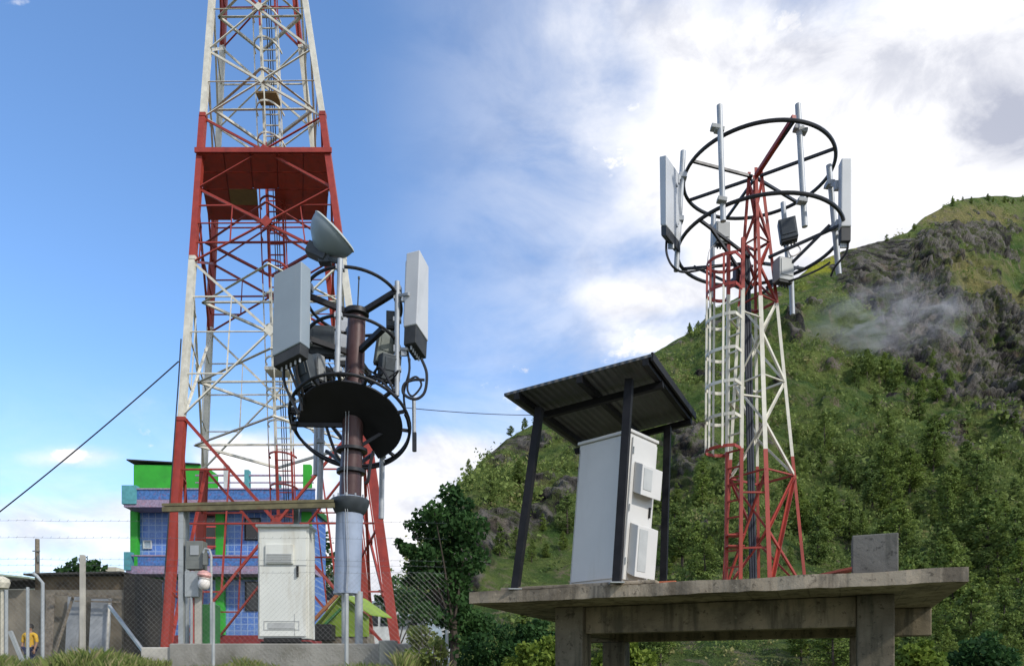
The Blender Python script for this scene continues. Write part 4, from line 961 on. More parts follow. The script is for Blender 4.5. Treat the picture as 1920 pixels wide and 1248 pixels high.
def pole_gear():
    d = 12.0
    panel_antenna('panel_antenna', [P(510, 668, d), P(563, 641, d-.18), P(565, 489, d-.18), P(513, 515, d)], Vector((.10, .20, -.02)), 'wide blue grey panel antenna on the left of the monopole', GA, .17)
    panel_antenna('panel_antenna', [P(781, 607, 12.55), P(803, 640, 12.9), P(804, 500, 12.9), P(787, 468, 12.55)], Vector((-.24, .10, .0)), 'grey panel antenna leaning out on the right of the monopole', GA, .3, ('panelside', 'panelside', 'endcap'))
    panel_antenna('panel_antenna', [P(684, 682, 14.1), P(628, 682, 14.1), P(632, 600, 14.1), P(686, 600, 14.1)], Vector((0, -.14, 0)), 'pale panel antenna half hidden behind the brown pole', GA, .08, ('panelside', 'panelside', 'endcap'))
    for (x0, y0, x1, y1, d0, d1, lab) in ((577, 560, 565, 545, 12.6, 12.2, ''), (575, 640, 565, 628, 12.6, 12.2, '')): pass
    for pts, lab in (([P(566, 530, 12.05), P(580, 540, 12.8)], 'steel bracket joining the left panel antenna to its ring, upper one'), ([P(566, 635, 12.05), P(580, 640, 12.8)], 'steel bracket joining the left panel antenna to its ring, lower one'), ([P(768, 552, 12.6), P(745, 556, 12.78)], 'steel bracket behind the right panel antenna, upper one'), ([P(766, 655, 12.7), P(745, 655, 12.78)], 'steel bracket behind the right panel antenna, lower one')):
        m = MB(); m.bar(pts[0], pts[1], .08, .05); m.box(pts[1], (.12, .12, .12)); m.box(pts[0].lerp(pts[1], .4)+Vector((0, 0, -.07)), (.1, .05, .08)); tag(m.build('antenna_bracket', M['galv'], bevel=.006), lab, 'bracket', 'antenna brackets')
    # microwave dish
    ax = Vector((.60, -.12, .62)).normalized(); rim = P(627, 436, 12.3)
    t = thing('microwave_dish', P(617, 480, 12.3), 'round grey microwave dish tilted skyward above the left panel antenna', 'dish')
    m = MB(); m.lathe([(.06, -.40), (.12, -.39), (.30, -.24), (.37, -.12), (.385, -.05), (.39, 0)], rim, ax, 32); m.build('reflector', M['dishback'], t, True)
    m = MB(); m.lathe([(.393, .0), (.405, .012), (.38, .035), (.2, .06), (.01, .068)], rim, ax, 32); m.build('radome', M['dish'], t, True)
    m = MB(); c = rim-ax*.42; m.box(c, (.34, .22, .20), Matrix.Rotation(R(25), 3, 'Y')); m.box(c+Vector((.12, 0, -.12)), (.2, .16, .14)); m.build('mount_block', M['rrudark'], t, bevel=.015)
    m = MB(); m.tube([c+Vector((.14, 0, -.1)), P(637, 490, 12.2)], .045, 8); m.build('mount_arm', M['rrudark'], t, True)
    # radios
    def radio(px, py, d, w, h, dep, yaw, tilt, mt, label, group, lean=0.):
        c = P(px, py, d); rot = Matrix.Rotation(yaw, 3, 'Z') @ Matrix.Rotation(tilt, 3, 'X') @ Matrix.Rotation(lean, 3, 'Y')
        t = thing('radio_unit', c+Vector((0, 0, -h/2)), label, 'radio unit', group)
        m = MB(); m.box(c, (w, dep, h), rot); m.build('housing', M[mt], t, bevel=.012)
        m = MB(); k = 7
        for i in range(k): m.box(c+rot @ Vector(((-.5+(i+.5)/k)*w*.86, dep*.5+.018, 0)), (w*.035, .04, h*.86), rot)
        m.build('cooling_fins', M[mt], t)
        m = MB(); m.box(c+rot @ Vector((0, 0, -h*.5-.012)), (w*.92, dep*.85, .03), rot)
        for i in range(4): q = c+rot @ Vector(((-.3+.2*i)*w, 0, -h*.5-.02)); m.tube([q, q+rot @ Vector((0, 0, -.06))], .016, 6)
        m.build('connector_plate', M['endcap'], t)
        m = MB(); m.box(c+rot @ Vector((0, -dep*.5-.006, h*.12)), (w*.7, .012, h*.5), rot); m.build('front_cover', M[mt], t, bevel=.004)
    GR = 'radio units on the monopole'
    radio(604, 640, 13.0, .42, .48, .2, R(10), R(8), 'rrudark', 'dark radio unit behind the left panel antenna, nearest the brown pole', GR)
    radio(572, 698, 12.5, .34, .52, .2, R(-30), R(10), 'rrudark', 'slate radio unit below the left panel antenna', GR, R(-10))
    radio(596, 690, 12.7, .17, .42, .2, R(-20), R(5), 'rru', 'pale narrow radio unit tucked beside the front mounting pipe', GR)
    radio(722, 652, 12.9, .30, .56, .2, R(25), R(10), 'rrugreen', 'olive radio unit right of the brown pole', GR, R(6))
    radio(730, 690, 12.8, .34, .42, .22, R(30), R(12), 'rrudark', 'black radio unit under the olive one', GR)
    radio(735, 600, 13.0, .2, .26, .16, R(10), R(5), 'rrudark', 'small black radio unit high on the right mounting pipe', GR)
    radio(612, 700, 13.3, .3, .16, .2, R(5), R(8), 'rrudark', 'flat black junction unit low between the rings', GR)
    # cables
    def cab(pts, r, label, name='feeder_cable'):
        m = MB(); P_ = [Vector(p) for p in pts]; out = []
        for i in range(len(P_)-1):
            a = P_[max(i-1, 0)]; b = P_[i]; c = P_[i+1]; d = P_[min(i+2, len(P_)-1)]
            for s in range(6):
                u = s/6; out.append(.5*((2*b)+(c-a)*u+(2*a-5*b+4*c-d)*u*u+(3*b-3*c+d-a)*u**3))
        out.append(P_[-1]); m.tube(out, r, 6); tag(m.build(name, M['cable'], smooth=True), label, 'cable', 'black feeder cables')
    D = 12.4
    cab([P(532, 690, D), P(534, 720, D), P(550, 755, D), P(560, 775, D)], .025, 'outermost black cable hanging below the left panel antenna')
    cab([P(540, 685, D), P(552, 715, D), P(562, 745, D), P(566, 770, D)], .022, 'middle black cable hanging below the left panel antenna')
    cab([P(556, 675, D), P(556, 700, D), P(566, 730, D), P(570, 760, D+.2)], .025, 'innermost black cable below the left panel antenna')
    cab([P(790, 672, 12.7), P(800, 700, 12.7), P(796, 735, 12.7), P(778, 748, 12.7), P(757, 738, 12.7), P(758, 720, 12.7), P(775, 712, 12.7), P(796, 712, 12.7)], .025, 'big loop of black cable below the right panel antenna')
    cab([P(768, 672, 12.7), P(767, 700, 12.7), P(764, 730, 12.7), P(774, 742, 12.7), P(790, 722, 12.7), P(780, 706, 12.7), P(762, 716, 12.7)], .018, 'small inner loop of black cable below the right panel antenna')
    cab([P(760, 640, 12.75), P(768, 690, 12.75), P(757, 740, 12.8), P(766, 800, 13)], .02, 'black cable running down past the right mounting pipe')
    for i, (a, b, c, lab) in enumerate((((700, 700), (715, 690), (740, 735), 'black cable draped over the right of the platform, upper strand'), ((690, 715), (712, 712), (745, 745), 'black cable draped over the right of the platform, lower strand'), ((612, 690), (628, 700), (650, 704), 'black cable lying along the near ring left of the pole'), ((585, 720), (572, 745), (558, 785), 'black cable dropping from the slate radio unit to the rim'))):
        cab([P(*a, 12.7), P(*b, 12.6), P(*c, 12.5)], .022, lab)
    cab([P(700, 845, 13.2), P(694, 872, 13.2), P(690, 900, 13.2), P(684, 906, 13.2)], .03, 'thick black cable hanging under the platform right of the pole')
    cab([P(612, 800, 13.2), P(622, 830, 13.2), P(634, 858, 13.2), P(650, 868, 13.1)], .028, 'thick black cable looping under the platform left of the pole')
pole_gear()
def jumpers():
    rng = random.Random(9)
    for i in range(16):
        left = i % 2; x0 = rng.uniform(575, 625) if left else rng.uniform(700, 748); y0 = rng.uniform(665, 715); d = rng.uniform(12.6, 13.2)
        x1 = rng.uniform(648, 664) if left else rng.uniform(674, 690); y1 = rng.uniform(690, 735)
        a = P(x0, y0, d); b = P(x1, y1, 12.85); m = MB(); pts = []
        sag = rng.uniform(.08, .3); k = Vector((rng.uniform(-.12, .12), rng.uniform(-.15, .1), 0))
        for j in range(13):
            f = j/12; pts.append(a.lerp(b, f)+(k-Vector((0, 0, sag)))*4*f*(1-f))
        m.tube(pts, rng.choice((.010, .013, .016)), 6); tag(m.build('jumper_cable', M['cable'], smooth=True), 'thin black jumper cable tangled between the radio units above the round platform', 'cable', 'jumper cables on the monopole')
jumpers()

# ------------------------------------------------------------------ LEFT: fence
def fence():
    d = 11.2; z0 = .05; zt = P(0, 1072, d).z
    xs = [P(px, 0, d).x for px in (-120, 155, 400, 650, 838)]
    t = thing('chain_link_fence', (P(300, 0, d).x, d, .1), 'chain link fence with barbed wire strands along the front left', 'fence')
    for i, x in enumerate(xs):
        px = (-120, 155, 400, 650, 838)[i]; top = {155: 1040, 650: 1112, 400: 1128, 838: 1180, -120: 1040}[px]
        m = MB(); zp = P(0, top, d).z
        if px == 155: m.box((x, d, (zp-.1)/2), (.06, .06, zp+.1))
        else: m.tube([(x, d, -.1), (x, d, zp)], .026 if px != 650 else .032, 8)
        m.build('post', M['concpost'] if px == 155 else M['zincpost'], t, smooth=px != 155)
    m = MB(); m.bar((P(-6, 0, d).x, d+.3, P(0, 1180, d).z), (P(28, 0, d).x, d+.3, .1), .05); m.build('strut', M['zincpost'], t)
    for i in (0, 1):
        pass
    X0, X1 = xs[0], xs[-1]; h = zt-z0; m = MB(); st = .078; r = .0010
    n = int((X1-X0+h)/st)
    def seg(a, b):
        a = Vector(a); b = Vector(b); dd = (b-a).normalized(); x = Vector((dd.z, 0, -dd.x)); y = Vector((0, 1, 0)); vs = [p+(x*math.cos(q)+y*math.sin(q))*r for p in (a, b) for q in (0, 2.094, 4.189)]
        m.add(vs, [(0, 1, 4, 3), (1, 2, 5, 4), (2, 0, 3, 5)])
    for i in range(n):
        c = X0-h+i*st
        for sgn in (1, -1):
            xa, xb = (c, c+h) if sgn > 0 else (c+h, c); za, zb = z0, zt
            # clip to the panel
            def clip(xa, za, xb, zb):
                pts = []
                for t_ in (0., 1.): pts.append(t_)
                lo, hi = 0., 1.
                dx = xb-xa
                for lim, side in ((X0, 1), (X1, -1)):
                    tt = (lim-xa)/dx
                    inside = (xa-lim)*side >= 0
                    if inside and (xb-lim)*side < 0: hi = min(hi, tt)
                    elif not inside and (xb-lim)*side >= 0: lo = max(lo, tt)
                    elif not inside: return None
                return (lo, hi) if lo < hi else None
            q = clip(xa, za, xb, zb)
            if q: seg((xa+(xb-xa)*q[0], d+.003*sgn, za+(zb-za)*q[0]), (xa+(xb-xa)*q[1], d+.003*sgn, za+(zb-za)*q[1]))
    m.build('wire_mesh', M['wire'], t)
    for py0, py1 in ((974, 978), (1006, 1008), (1046, 1050), (1058, 1060), (1071, 1072)):
        a = P(-120, py0, d); b = P(838, py1+ (170 if False else 0), d); s = MB()
        pts = [a.lerp(b, i/12)+Vector((0, 0, -.02*math.sin(i*1.7)**2)) for i in range(13)]; s.tube(pts, .0017, 4)
        for i in range(60):
            q = a.lerp(b, (i+.5)/60); s.bar(q+Vector((-.012, 0, -.014)), q+Vector((.012, 0, .014)), .0025)
        s.build('barbed_wire', M['wire'], t)
    # second line of posts further back
    for i, (px, top, d2, lab) in enumerate(((80, 1092, 15.5, 'slim bluish steel post with a bent top behind the left of the fence'), (12, 1105, 16, 'slim steel post at the far left behind the fence'), (52, 1100, 17, 'thin pale steel post behind the yellow shirted person\'s line of sight'))):
        q = P(px, top, d2); m = MB(); pts = [(q.x, d2, .1), (q.x, d2, q.z)]
        if i == 0: pts += [(q.x-.12, d2, q.z+.14), (q.x-.2, d2, q.z+.2)]
        m.tube(pts, .035, 8); tag(m.build('steel_post', M['zincpost'], smooth=True), ('slim steel post with a bent top behind the left of the fence', 'slim straight steel post nearest the left edge behind the fence', 'thin pale steel post just left of the bent topped one')[i], 'post', 'steel posts behind the fence')
    m = MB(); m.bar(P(205, 1135, 14.5), P(275, 1228, 13.2), .05); tag(m.build('stay_bar', M['zincpost']), 'slanting grey stay bar in front of the dark wall end', 'stay bar')
fence()

# ------------------------------------------------------------------ LEFT: things behind the monopole foot
def behind():
    d = 17.0
    t = thing('tarpaulin_shelter', (P(640, 0, d).x, d, .2), 'lime green tarpaulin stretched over a low frame behind the monopole foot', 'shelter')
    a = P(592, 1168, d); b = P(640, 1112, d-.1); c = P(694, 1150, d); z = .2
    m = MB()
    def slope(p, q, back): m.prism([p, q, q+back, p+back], Vector((0, 0, -.03)))
    bk = Vector((.25, 1.5, .05)); slope(a, b, bk); slope(b, c, bk)
    m.prism([a+Vector((.05, .12, -.05)), b+Vector((0, .12, -.05)), c+Vector((-.05, .12, -.05)), Vector((c.x-.05, c.y+.12, P(0, 1192, d).z)), Vector((a.x+.05, a.y+.12, P(0, 1192, d).z))], Vector((0, .02, 0))); m.build('tarpaulin', M['lime'], t)
    m = MB(); m.bar(a+Vector((-.05, -.04, .05)), b+Vector((0, -.04, .05)), .07, .07); m.build('ridge_bar', M['orange'], t)
    m = MB(); m.bar(P(601, 1178, d-.08), P(640, 1140, d-.1), .09, .05); m.build('fold', M['dgreen'], t)
    m = MB(); q0 = P(596, 1185, d); q1 = P(690, 1185, d); m.box(((q0.x+q1.x)/2, d+.6, .2+(q0.z-.2)/2), (q1.x-q0.x-.1, .9, q0.z-.2)); m.build('crate_base', M['wood'], t)
    m = MB(); q0 = P(588, 1168, d-.2); m.box((q0.x+.2, d-.1, q0.z-.2), (.45, .4, .36)); tag(m.build('dark_crate', M['dark'], bevel=.01), 'black crate at the left foot of the lime tarpaulin', 'crate')
    # low pale building at right
    d = 40.0; t = thing('low_building', (P(790, 0, d).x, d, .2), 'low pale block building with a grey sheet roof right of the tower legs', 'building')
    a = P(742, 1158, d); b = P(842, 1158, d); m = MB(); m.box(((a.x+b.x)/2, d+2, (.2+a.z)/2), (b.x-a.x, 4, a.z-.2)); m.build('wall', M['whitewall'], t)
    r = MB(); r.box(((a.x+b.x)/2, d+1.9, a.z+.08), (b.x-a.x+.5, 4.8, .16)); r.build('roof', M['bluegrey'], t)
    for x0, x1 in ((768, 782), (796, 812)):
        m = MB(); p = P(x0, 1165, d); q = P(x1, 1240, d); m.box(((p.x+q.x)/2, d-.03, (p.z+q.z)/2), (q.x-p.x, .05, p.z-q.z)); m.build('door', M['dark'], t)
    m = MB(); p = P(800, 1162, d-1.2); q = P(832, 1248, d-1.2); m.hexa([P(812, 1248, d-1.6), P(846, 1248, d-1.6), P(846, 1248, d-1.55), P(812, 1248, d-1.55), P(796, 1160, d-1.0), P(822, 1160, d-1.0), P(822, 1160, d-.95), P(796, 1160, d-.95)]); tag(m.build('leaning_sheet', M['bluegrey']), 'blue grey sheet leaning against the low pale building', 'sheet')
    # rooftops and clutter seen between the tower legs
    for i, (x0, x1, y0, d, mt, lab) in enumerate(((590, 634, 1078, 46, 'cream', 'cream house front seen between the cabinet and the monopole'), (688, 736, 1132, 52, 'whitewall', 'small white house seen through the right legs of the tall tower'))):
        a = P(x0, y0, d); b = P(x1, y0, d); t = thing('distant_house', ((a.x+b.x)/2, d, .2), lab, 'house')
        m = MB(); m.box(((a.x+b.x)/2, d+2, (.2+a.z)/2), (b.x-a.x, 4, a.z-.2)); m.build('wall', M[mt], t)
        m = MB(); m.box(((a.x+b.x)/2, d+2, a.z+.1), (b.x-a.x+.5, 4.6, .2)); m.build('roof', M['orange' if i == 0 else 'bluegrey'], t)
        for k in (.3, .68):
            m = MB(); m.box((a.x+(b.x-a.x)*k, d-.03, a.z-1.1), (.5, .05, .8)); m.build('window', M['winglass'], t)
    broad_tree((P(600, 0, 38).x, 38, .2), 4, [(P(600, 1010, 38), .7), (P(596, 1040, 38), .8), (P(612, 1060, 38), .7), (P(604, 1090, 38), .8)], 8, 'small green tree between the blue house and the monopole', n=120, leaf=.22)
    broad_tree((P(742, 0, 36).x, 36, .2), 3, [(P(735, 1120, 36), .7), (P(752, 1105, 36), .8), (P(770, 1130, 36), .9), (P(790, 1135, 36), .8), (P(745, 1150, 36), .8), (P(715, 1135, 36), .6)], 9, 'low round tree in front of the low pale building', n=120, leaf=.22)
    # the dark broadleaf tree against the hill
    d = 27.; L = []
    for px, py, r in ((845, 925, .42), (815, 960, .45), (860, 955, .6), (790, 968, .36), (770, 985, .25), (800, 1000, .5), (840, 1000, .75), (880, 990, .7), (765, 1030, .3), (748, 1018, .2), (790, 1040, .5), (830, 1050, .75), (875, 1045, .8), (775, 1065, .35), (800, 1085, .5), (845, 1095, .75), (765, 1090, .22), (815, 1125, .5), (855, 1130, .6), (840, 1160, .5), (880, 1165, .6), (800, 1150, .5), (860, 1195, .6), (905, 1170, .5)):
        L.append((P(px, py, d+random.uniform(-.8, .8)), r))
    broad_tree((P(850, 0, d).x, d, .15), 5, L, 12, 'large dark broadleaf tree at the left foot of the mountain', n=260, leaf=.16, trunk=.2)
behind()

def weeds():
    rng = np.random.default_rng(4); V = []; T = []
    def blades(n, x0, x1, ya, yb, hmin, hmax):
        for i in range(n):
            d = rng.uniform(ya, yb); px = rng.uniform(x0, x1); x = (px-CX)/F*d; z = float(ground_z(np.array(x), np.array(d)))-.05
            h = rng.uniform(hmin, hmax)*(.7+.3*math.sin(x*3.1+d*1.3)+.25*math.sin(x*7.7-d*2.9)); a = rng.random()*6.28; w = .0025+.003*rng.random(); bx, by = rng.normal(0, .3*h, 2)
            cx, cy = math.cos(a)*w, math.sin(a)*w
            p = np.array([[x-cx, d-cy, z], [x+cx, d+cy, z], [x+bx*.45+cx*.7, d+by*.45, z+h*.65], [x+bx, d+by, z+h]])
            V.append(p); T.append(np.full(4, rng.random()**1.2 if rng.random() > .15 else 1.))
    blades(42000, -160, 318, 9.6, 14.5, .08, .30); blades(3000, 300, 800, 10.6, 11.9, .05, .13); blades(7000, 745, 860, 10, 14, .08, .30)
    blades(1500, 445, 520, 11.6, 12.3, .10, .22)
    o = soup('grass', M['grass'], np.concatenate(V), 4, np.concatenate(T)); tag(o, 'long tufty grass along the foot of the fence', kind='stuff')
    for i, (px, py, d, r, lab, mt) in enumerate(((796, 1205, 11.6, .22, 'straggly yellow green weed bush at the right end of the plinth', 'grass'), (818, 1232, 11.0, .2, 'low dry weed bush in front of the leaning sheet', 'grass'), (780, 1236, 11.4, .18, 'low green weed bush against the plinth corner', 'limeleaf'))):
        c = P(px, py, d); t = thing('weed_bush', (c.x, d, .15), lab, 'bush', 'weed bushes by the plinth'); m = MB()
        for k in range(7):
            a = k*.9; m.tube([(c.x, d, .1), c+Vector((math.cos(a)*r*.7, math.sin(a)*r*.7, r*(.2+.12*k)))], .008, 4)
        m.build('stems', M['wood'], t)
        leafy('foliage', M[mt], [c+Vector((random.uniform(-1, 1)*r*.8, random.uniform(-1, 1)*r*.6, random.uniform(-.6, 1.1)*r)) for _ in range(9)], [r*.55]*9, 70, .05, 30+i, t, (c.x, d, .15))
    m = None
    d = 16.; c = P(1165, 1232, d); broad_tree((c.x, d, -2.0), 1.6, [(c, .42), (c+Vector((.4, 0, -.12)), .36), (c+Vector((-.3, .1, -.2)), .36), (c+Vector((.15, .1, -.5)), .5), (c+Vector((-.55, .1, -.35)), .22), (c+Vector((.1, -.1, .3)), .2), (c+Vector((.62, .1, .05)), .16)], 44, 'bright lime green bush showing under the concrete deck', 'bush', .1, 260, M['limeleaf'], .05, 'lime_bush')
    for i, (px, py, d, r, lab) in enumerate(((1010, 1235, 20, .8, 'yellow green bush left of the near deck column'), (1000, 1190, 24, .7, 'dark bush below the left tip of the concrete deck'), (925, 1215, 22, .9, 'rounded green bush below and left of the deck tip'), (1720, 1230, 20, .55, 'yellowish bush right of the far deck column'), (1840, 1225, 22, .8, 'leafy bush at the lower right beyond the deck'))):
        c = P(px, py, d); broad_tree((c.x, d, -2.1), 2, [(c, r*.7), (c+Vector((r*.7, 0, -.25)), r*.6), (c+Vector((-r*.7, .2, -.3)), r*.6), (c+Vector((r*.1, .1, -.6)), r*.8), (c+Vector((r*.35, 0, r*.55)), r*.33), (c+Vector((-r*.5, 0, r*.3)), r*.28), (c+Vector((r*1.2, .1, 0)), r*.25)], 60+i, lab, 'bush', .13, 260, M['limeleaf'] if i in (0, 3) else M['leaf'], .06, 'leafy_bush')
weeds()

# ------------------------------------------------------------------ RIGHT: concrete deck
YAW = R(23); ES = Vector((math.cos(YAW), -math.sin(YAW), 0)); ET = Vector((math.sin(YAW), math.cos(YAW), 0))
DO = Vector((-.594, 10.4, 0)); DZ = 1.226; DL, DW = 6.0, 3.85
def dk(s, t, z=0.): return DO+ES*s+ET*t+Vector((0, 0, DZ+z))
def deck():
    t = thing('concrete_deck', Vector((dk(3, 2).x, dk(3, 2).y, -2.1)), 'raised weathered concrete deck on square columns carrying the small mast', 'deck')
    # slab with a rough, slightly uneven front edge
    b = MB(); n = 40; top = []; bot = []
    rng = random.Random(3)
    for i in range(n+1):
        s = DL*i/n; e = .012*rng.uniform(-1, 1); top.append(dk(s, e, .008*math.sin(i*.7))); bot.append(dk(s, e+.006*rng.uniform(-1, 1), -.15-.012*rng.random()))
    for i in range(n):
        a, c, d, f = bot[i], bot[i+1], bot[i+1]+ET*(DW), bot[i]+ET*DW
        b.hexa([a, c, d, f, top[i], top[i+1], top[i+1]+ET*DW, top[i]+ET*DW])
    bm_v = b
    b2 = MB()                                       # one skin: front face, underside, top, ends
    vs = top+bot+[p+ET*DW for p in top]+[Vector((p.x, p.y, DZ-.16))+ET*DW for p in bot]; N = n+1; fs = []
    for i in range(n): fs += [(N+i, N+i+1, i+1, i), (3*N+i+1, 3*N+i, 2*N+i, 2*N+i+1), (i, i+1, 2*N+i+1, 2*N+i), (N+i+1, N+i, 3*N+i, 3*N+i+1)]
    fs += [(N, 0, 2*N, 3*N), (n, N+n, 3*N+n, 2*N+n)]
    b2.add(vs, fs); b2.build('slab', M['slab'], t)
    zu = -.165; zb = -.165-.385; rot = Matrix.Rotation(-YAW, 3, 'Z')
    def lb(name, s0, s1, t0, t1, z0, z1, m): 
        q = MB(); c = dk((s0+s1)/2, (t0+t1)/2, (z0+z1)/2); q.box(c, (s1-s0, t1-t0, z1-z0), rot); return q.build(name, M[m], t, bevel=.012)
    c0, c1 = 1.156, 5.14; hw = .21
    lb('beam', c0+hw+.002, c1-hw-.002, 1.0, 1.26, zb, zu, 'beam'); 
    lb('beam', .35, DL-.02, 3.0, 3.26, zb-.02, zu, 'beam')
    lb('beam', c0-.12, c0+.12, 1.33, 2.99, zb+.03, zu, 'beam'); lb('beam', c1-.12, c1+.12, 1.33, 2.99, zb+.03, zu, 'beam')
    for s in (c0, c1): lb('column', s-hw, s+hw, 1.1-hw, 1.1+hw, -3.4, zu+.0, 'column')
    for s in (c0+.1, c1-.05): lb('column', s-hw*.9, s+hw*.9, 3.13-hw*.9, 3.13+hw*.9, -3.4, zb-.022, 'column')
    lb('screed_strip', .45, 2.6, .05, .3, .004, .05, 'slab')
deck()
def deck_items():
    rot = Matrix.Rotation(-YAW, 3, 'Z')
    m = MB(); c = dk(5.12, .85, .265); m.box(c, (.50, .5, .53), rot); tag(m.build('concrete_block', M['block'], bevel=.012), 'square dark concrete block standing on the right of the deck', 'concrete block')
    m = MB(); a = dk(4.42, .45, .02); b = dk(4.86, .45, .10); m.bar(a, b, .3, .025); tag(m.build('board', M['redboard']), 'dark red board propped against the concrete block', 'board')
    m = MB(); m.box(dk(2.68, .3, .025), (.26, .12, .05), rot); tag(m.build('brick', M['terracotta'], bevel=.006), 'orange brick on the deck edge right of the shelter', 'brick')
deck_items()

# ------------------------------------------------------------------ RIGHT: shelter and cabinet
def shelter():
    A = P(1222, 668, 9.2); B = P(945, 742, 10.01); D = P(1303, 780, 11.86); C = P(1082, 838, 12.67)
    t = thing('equipment_shelter', Vector((dk(1.6, 1.5).x, dk(1.6, 1.5).y, DZ)), 'open black steel shelter with a tilted corrugated roof on the deck', 'shelter')
    up = Vector((0, 0, .035))
    m = MB(); m.hexa([B, A, D, C, B+up, A+up, D+up, C+up]); m.build('roof', M['shelterroof'], t)
    def on(u, v, dz=0.): return B.lerp(A, u).lerp(C.lerp(D, u), v)+Vector((0, 0, dz))
    def beam(p, q, w=.075): 
        m = MB(); m.bar(p, q, w, .085); m.build('roof_beam', M['shelterblack'], t)
    beam(on(.02, .07, -.046), on(.98, .07, -.046)) if False else None
    beam(on(.10, .25, -.13), on(.99, .25, -.13)); beam(on(.02, .93, -.13), on(.99, .93, -.13))
    for u in (.09, .53, .96): beam(on(u, .0, -.045), on(u, 1., -.045))
    m = MB(); m.bar(A+Vector((.005, .0, .0)), D+Vector((.005, 0, .0)), .03, .10); m.build('fascia', M['shelterblack'], t)
    # posts
    tops = {'lf': (1012, 765, 10.25, 966, 1096, 10.2), 'cf': (1180, 712, 9.66, 1156, 1092, 9.52), 'rb': (1252, 800, 11.45, 1243, 1128, 11.4), 'lb': (1103, 836, 12.2, 1093, 1150, 12.2)}
    for k, (x0, y0, d0, x1, y1, d1) in tops.items():
        a = P(x0, y0, d0); b = P(x1, y1, d1); b.z = DZ+.01; m = MB(); m.bar(b, a, .10, .10, up=ET); pst = m.build('post', M['shelterblack'], t)
        m = MB(); m.box(b+Vector((0, 0, .008)), (.18, .18, .014)); m.build('foot_plate', M['zincpost'], pst)
    # cabinet beneath
    ph = R(42); fx = Vector((math.cos(ph), -math.sin(ph), 0)); fy = Vector((math.sin(ph), math.cos(ph), 0)); sh = .075
    Cn = P(1161, 1083, 9.78); Cn.z = DZ; W, Dp, H = .83, .66, 2.02
    t = thing('equipment_cabinet', Vector((Cn.x, Cn.y, DZ)), 'tall pale grey telecom cabinet with side boxes under the black shelter', 'cabinet')
    def q(u, v, z): return Cn-fx*u+fy*v+Vector((sh*z, 0, z))
    def hx(m, u0, u1, v0, v1, z0, z1): return m.hexa([q(u0, v0, z0), q(u1, v0, z0), q(u1, v1, z0), q(u0, v1, z0), q(u0, v0, z1), q(u1, v0, z1), q(u1, v1, z1), q(u0, v1, z1)])
    m = MB(); hx(m, 0, W, 0, Dp, .07, H); m.build('cabinet_body', M['cabinet2'], t, bevel=.012)
    m = MB(); hx(m, .05, W-.05, .05, Dp-.04, .0, .068); m.build('base_frame', M['dark'], t)
    m = MB(); hx(m, .035, W-.035, -.022, -.002, .12, H-.07); m.build('front_panel', M['cabinet2'], t, bevel=.006)
    m = MB(); hx(m, -.028, -.002, .035, Dp-.03, .10, H-.05); sd = m.build('side_door', M['cabinet2'], t, bevel=.006)
    m = MB(); hx(m, -.02, W+.02, -.03, Dp+.02, H+.001, H+.045); m.build('top_cap', M['cabinet2'], t, bevel=.01)
    for z0, z1 in ((1.20, 1.66), (.13, .86)):
        m = MB(); m.hexa([q(-.03, .10, z0+.06), q(-.03, .60, z0+.06), q(-.16, .60, z0), q(-.16, .10, z0), q(-.03, .10, z1), q(-.03, .60, z1), q(-.16, .60, z1-.06), q(-.16, .10, z1-.06)]); m.build('cooling_unit', M['cabinet2'], t, bevel=.008)
        m = MB(); hx(m, -.166, -.158, .14, .34, z0+.08, z1-.1); m.build('grille', M['louvre'], t)
    m = MB(); hx(m, -.05, -.029, .52, .55, .98, 1.12); m.build('handle', M['dark'], sd)
    for zz in (.3, 1.0, 1.75):
        m = MB(); hx(m, -.045, -.029, .037, .055, zz, zz+.09); m.build('hinge', M['louvre'], sd)
    m = MB(); hx(m, .03, .034, -.026, -.001, .12, H-.07); hx(m, W-.034, W-.03, -.026, -.001, .12, H-.07); m.build('front_seam', M['louvre'], t)
    for uu in (.2, .4, .6):
        m = MB(); m.tube([q(uu, -.03, .03), q(uu+.02, -.08, .02), q(uu+.03, -.1, .004)], .014, 6); m.build('cable_tail', M['cable'], t)
    m = MB(); m.tube([q(-.08, .3, .12), q(-.12, .32, .06), q(-.14, .4, .05), q(-.1, .5, .10)], .014, 6); m.tube([q(-.08, .5, .13), q(-.18, .52, .1), q(-.18, .56, .0)], .012, 6); m.build('hose', M['insul'], t, True)
shelter()

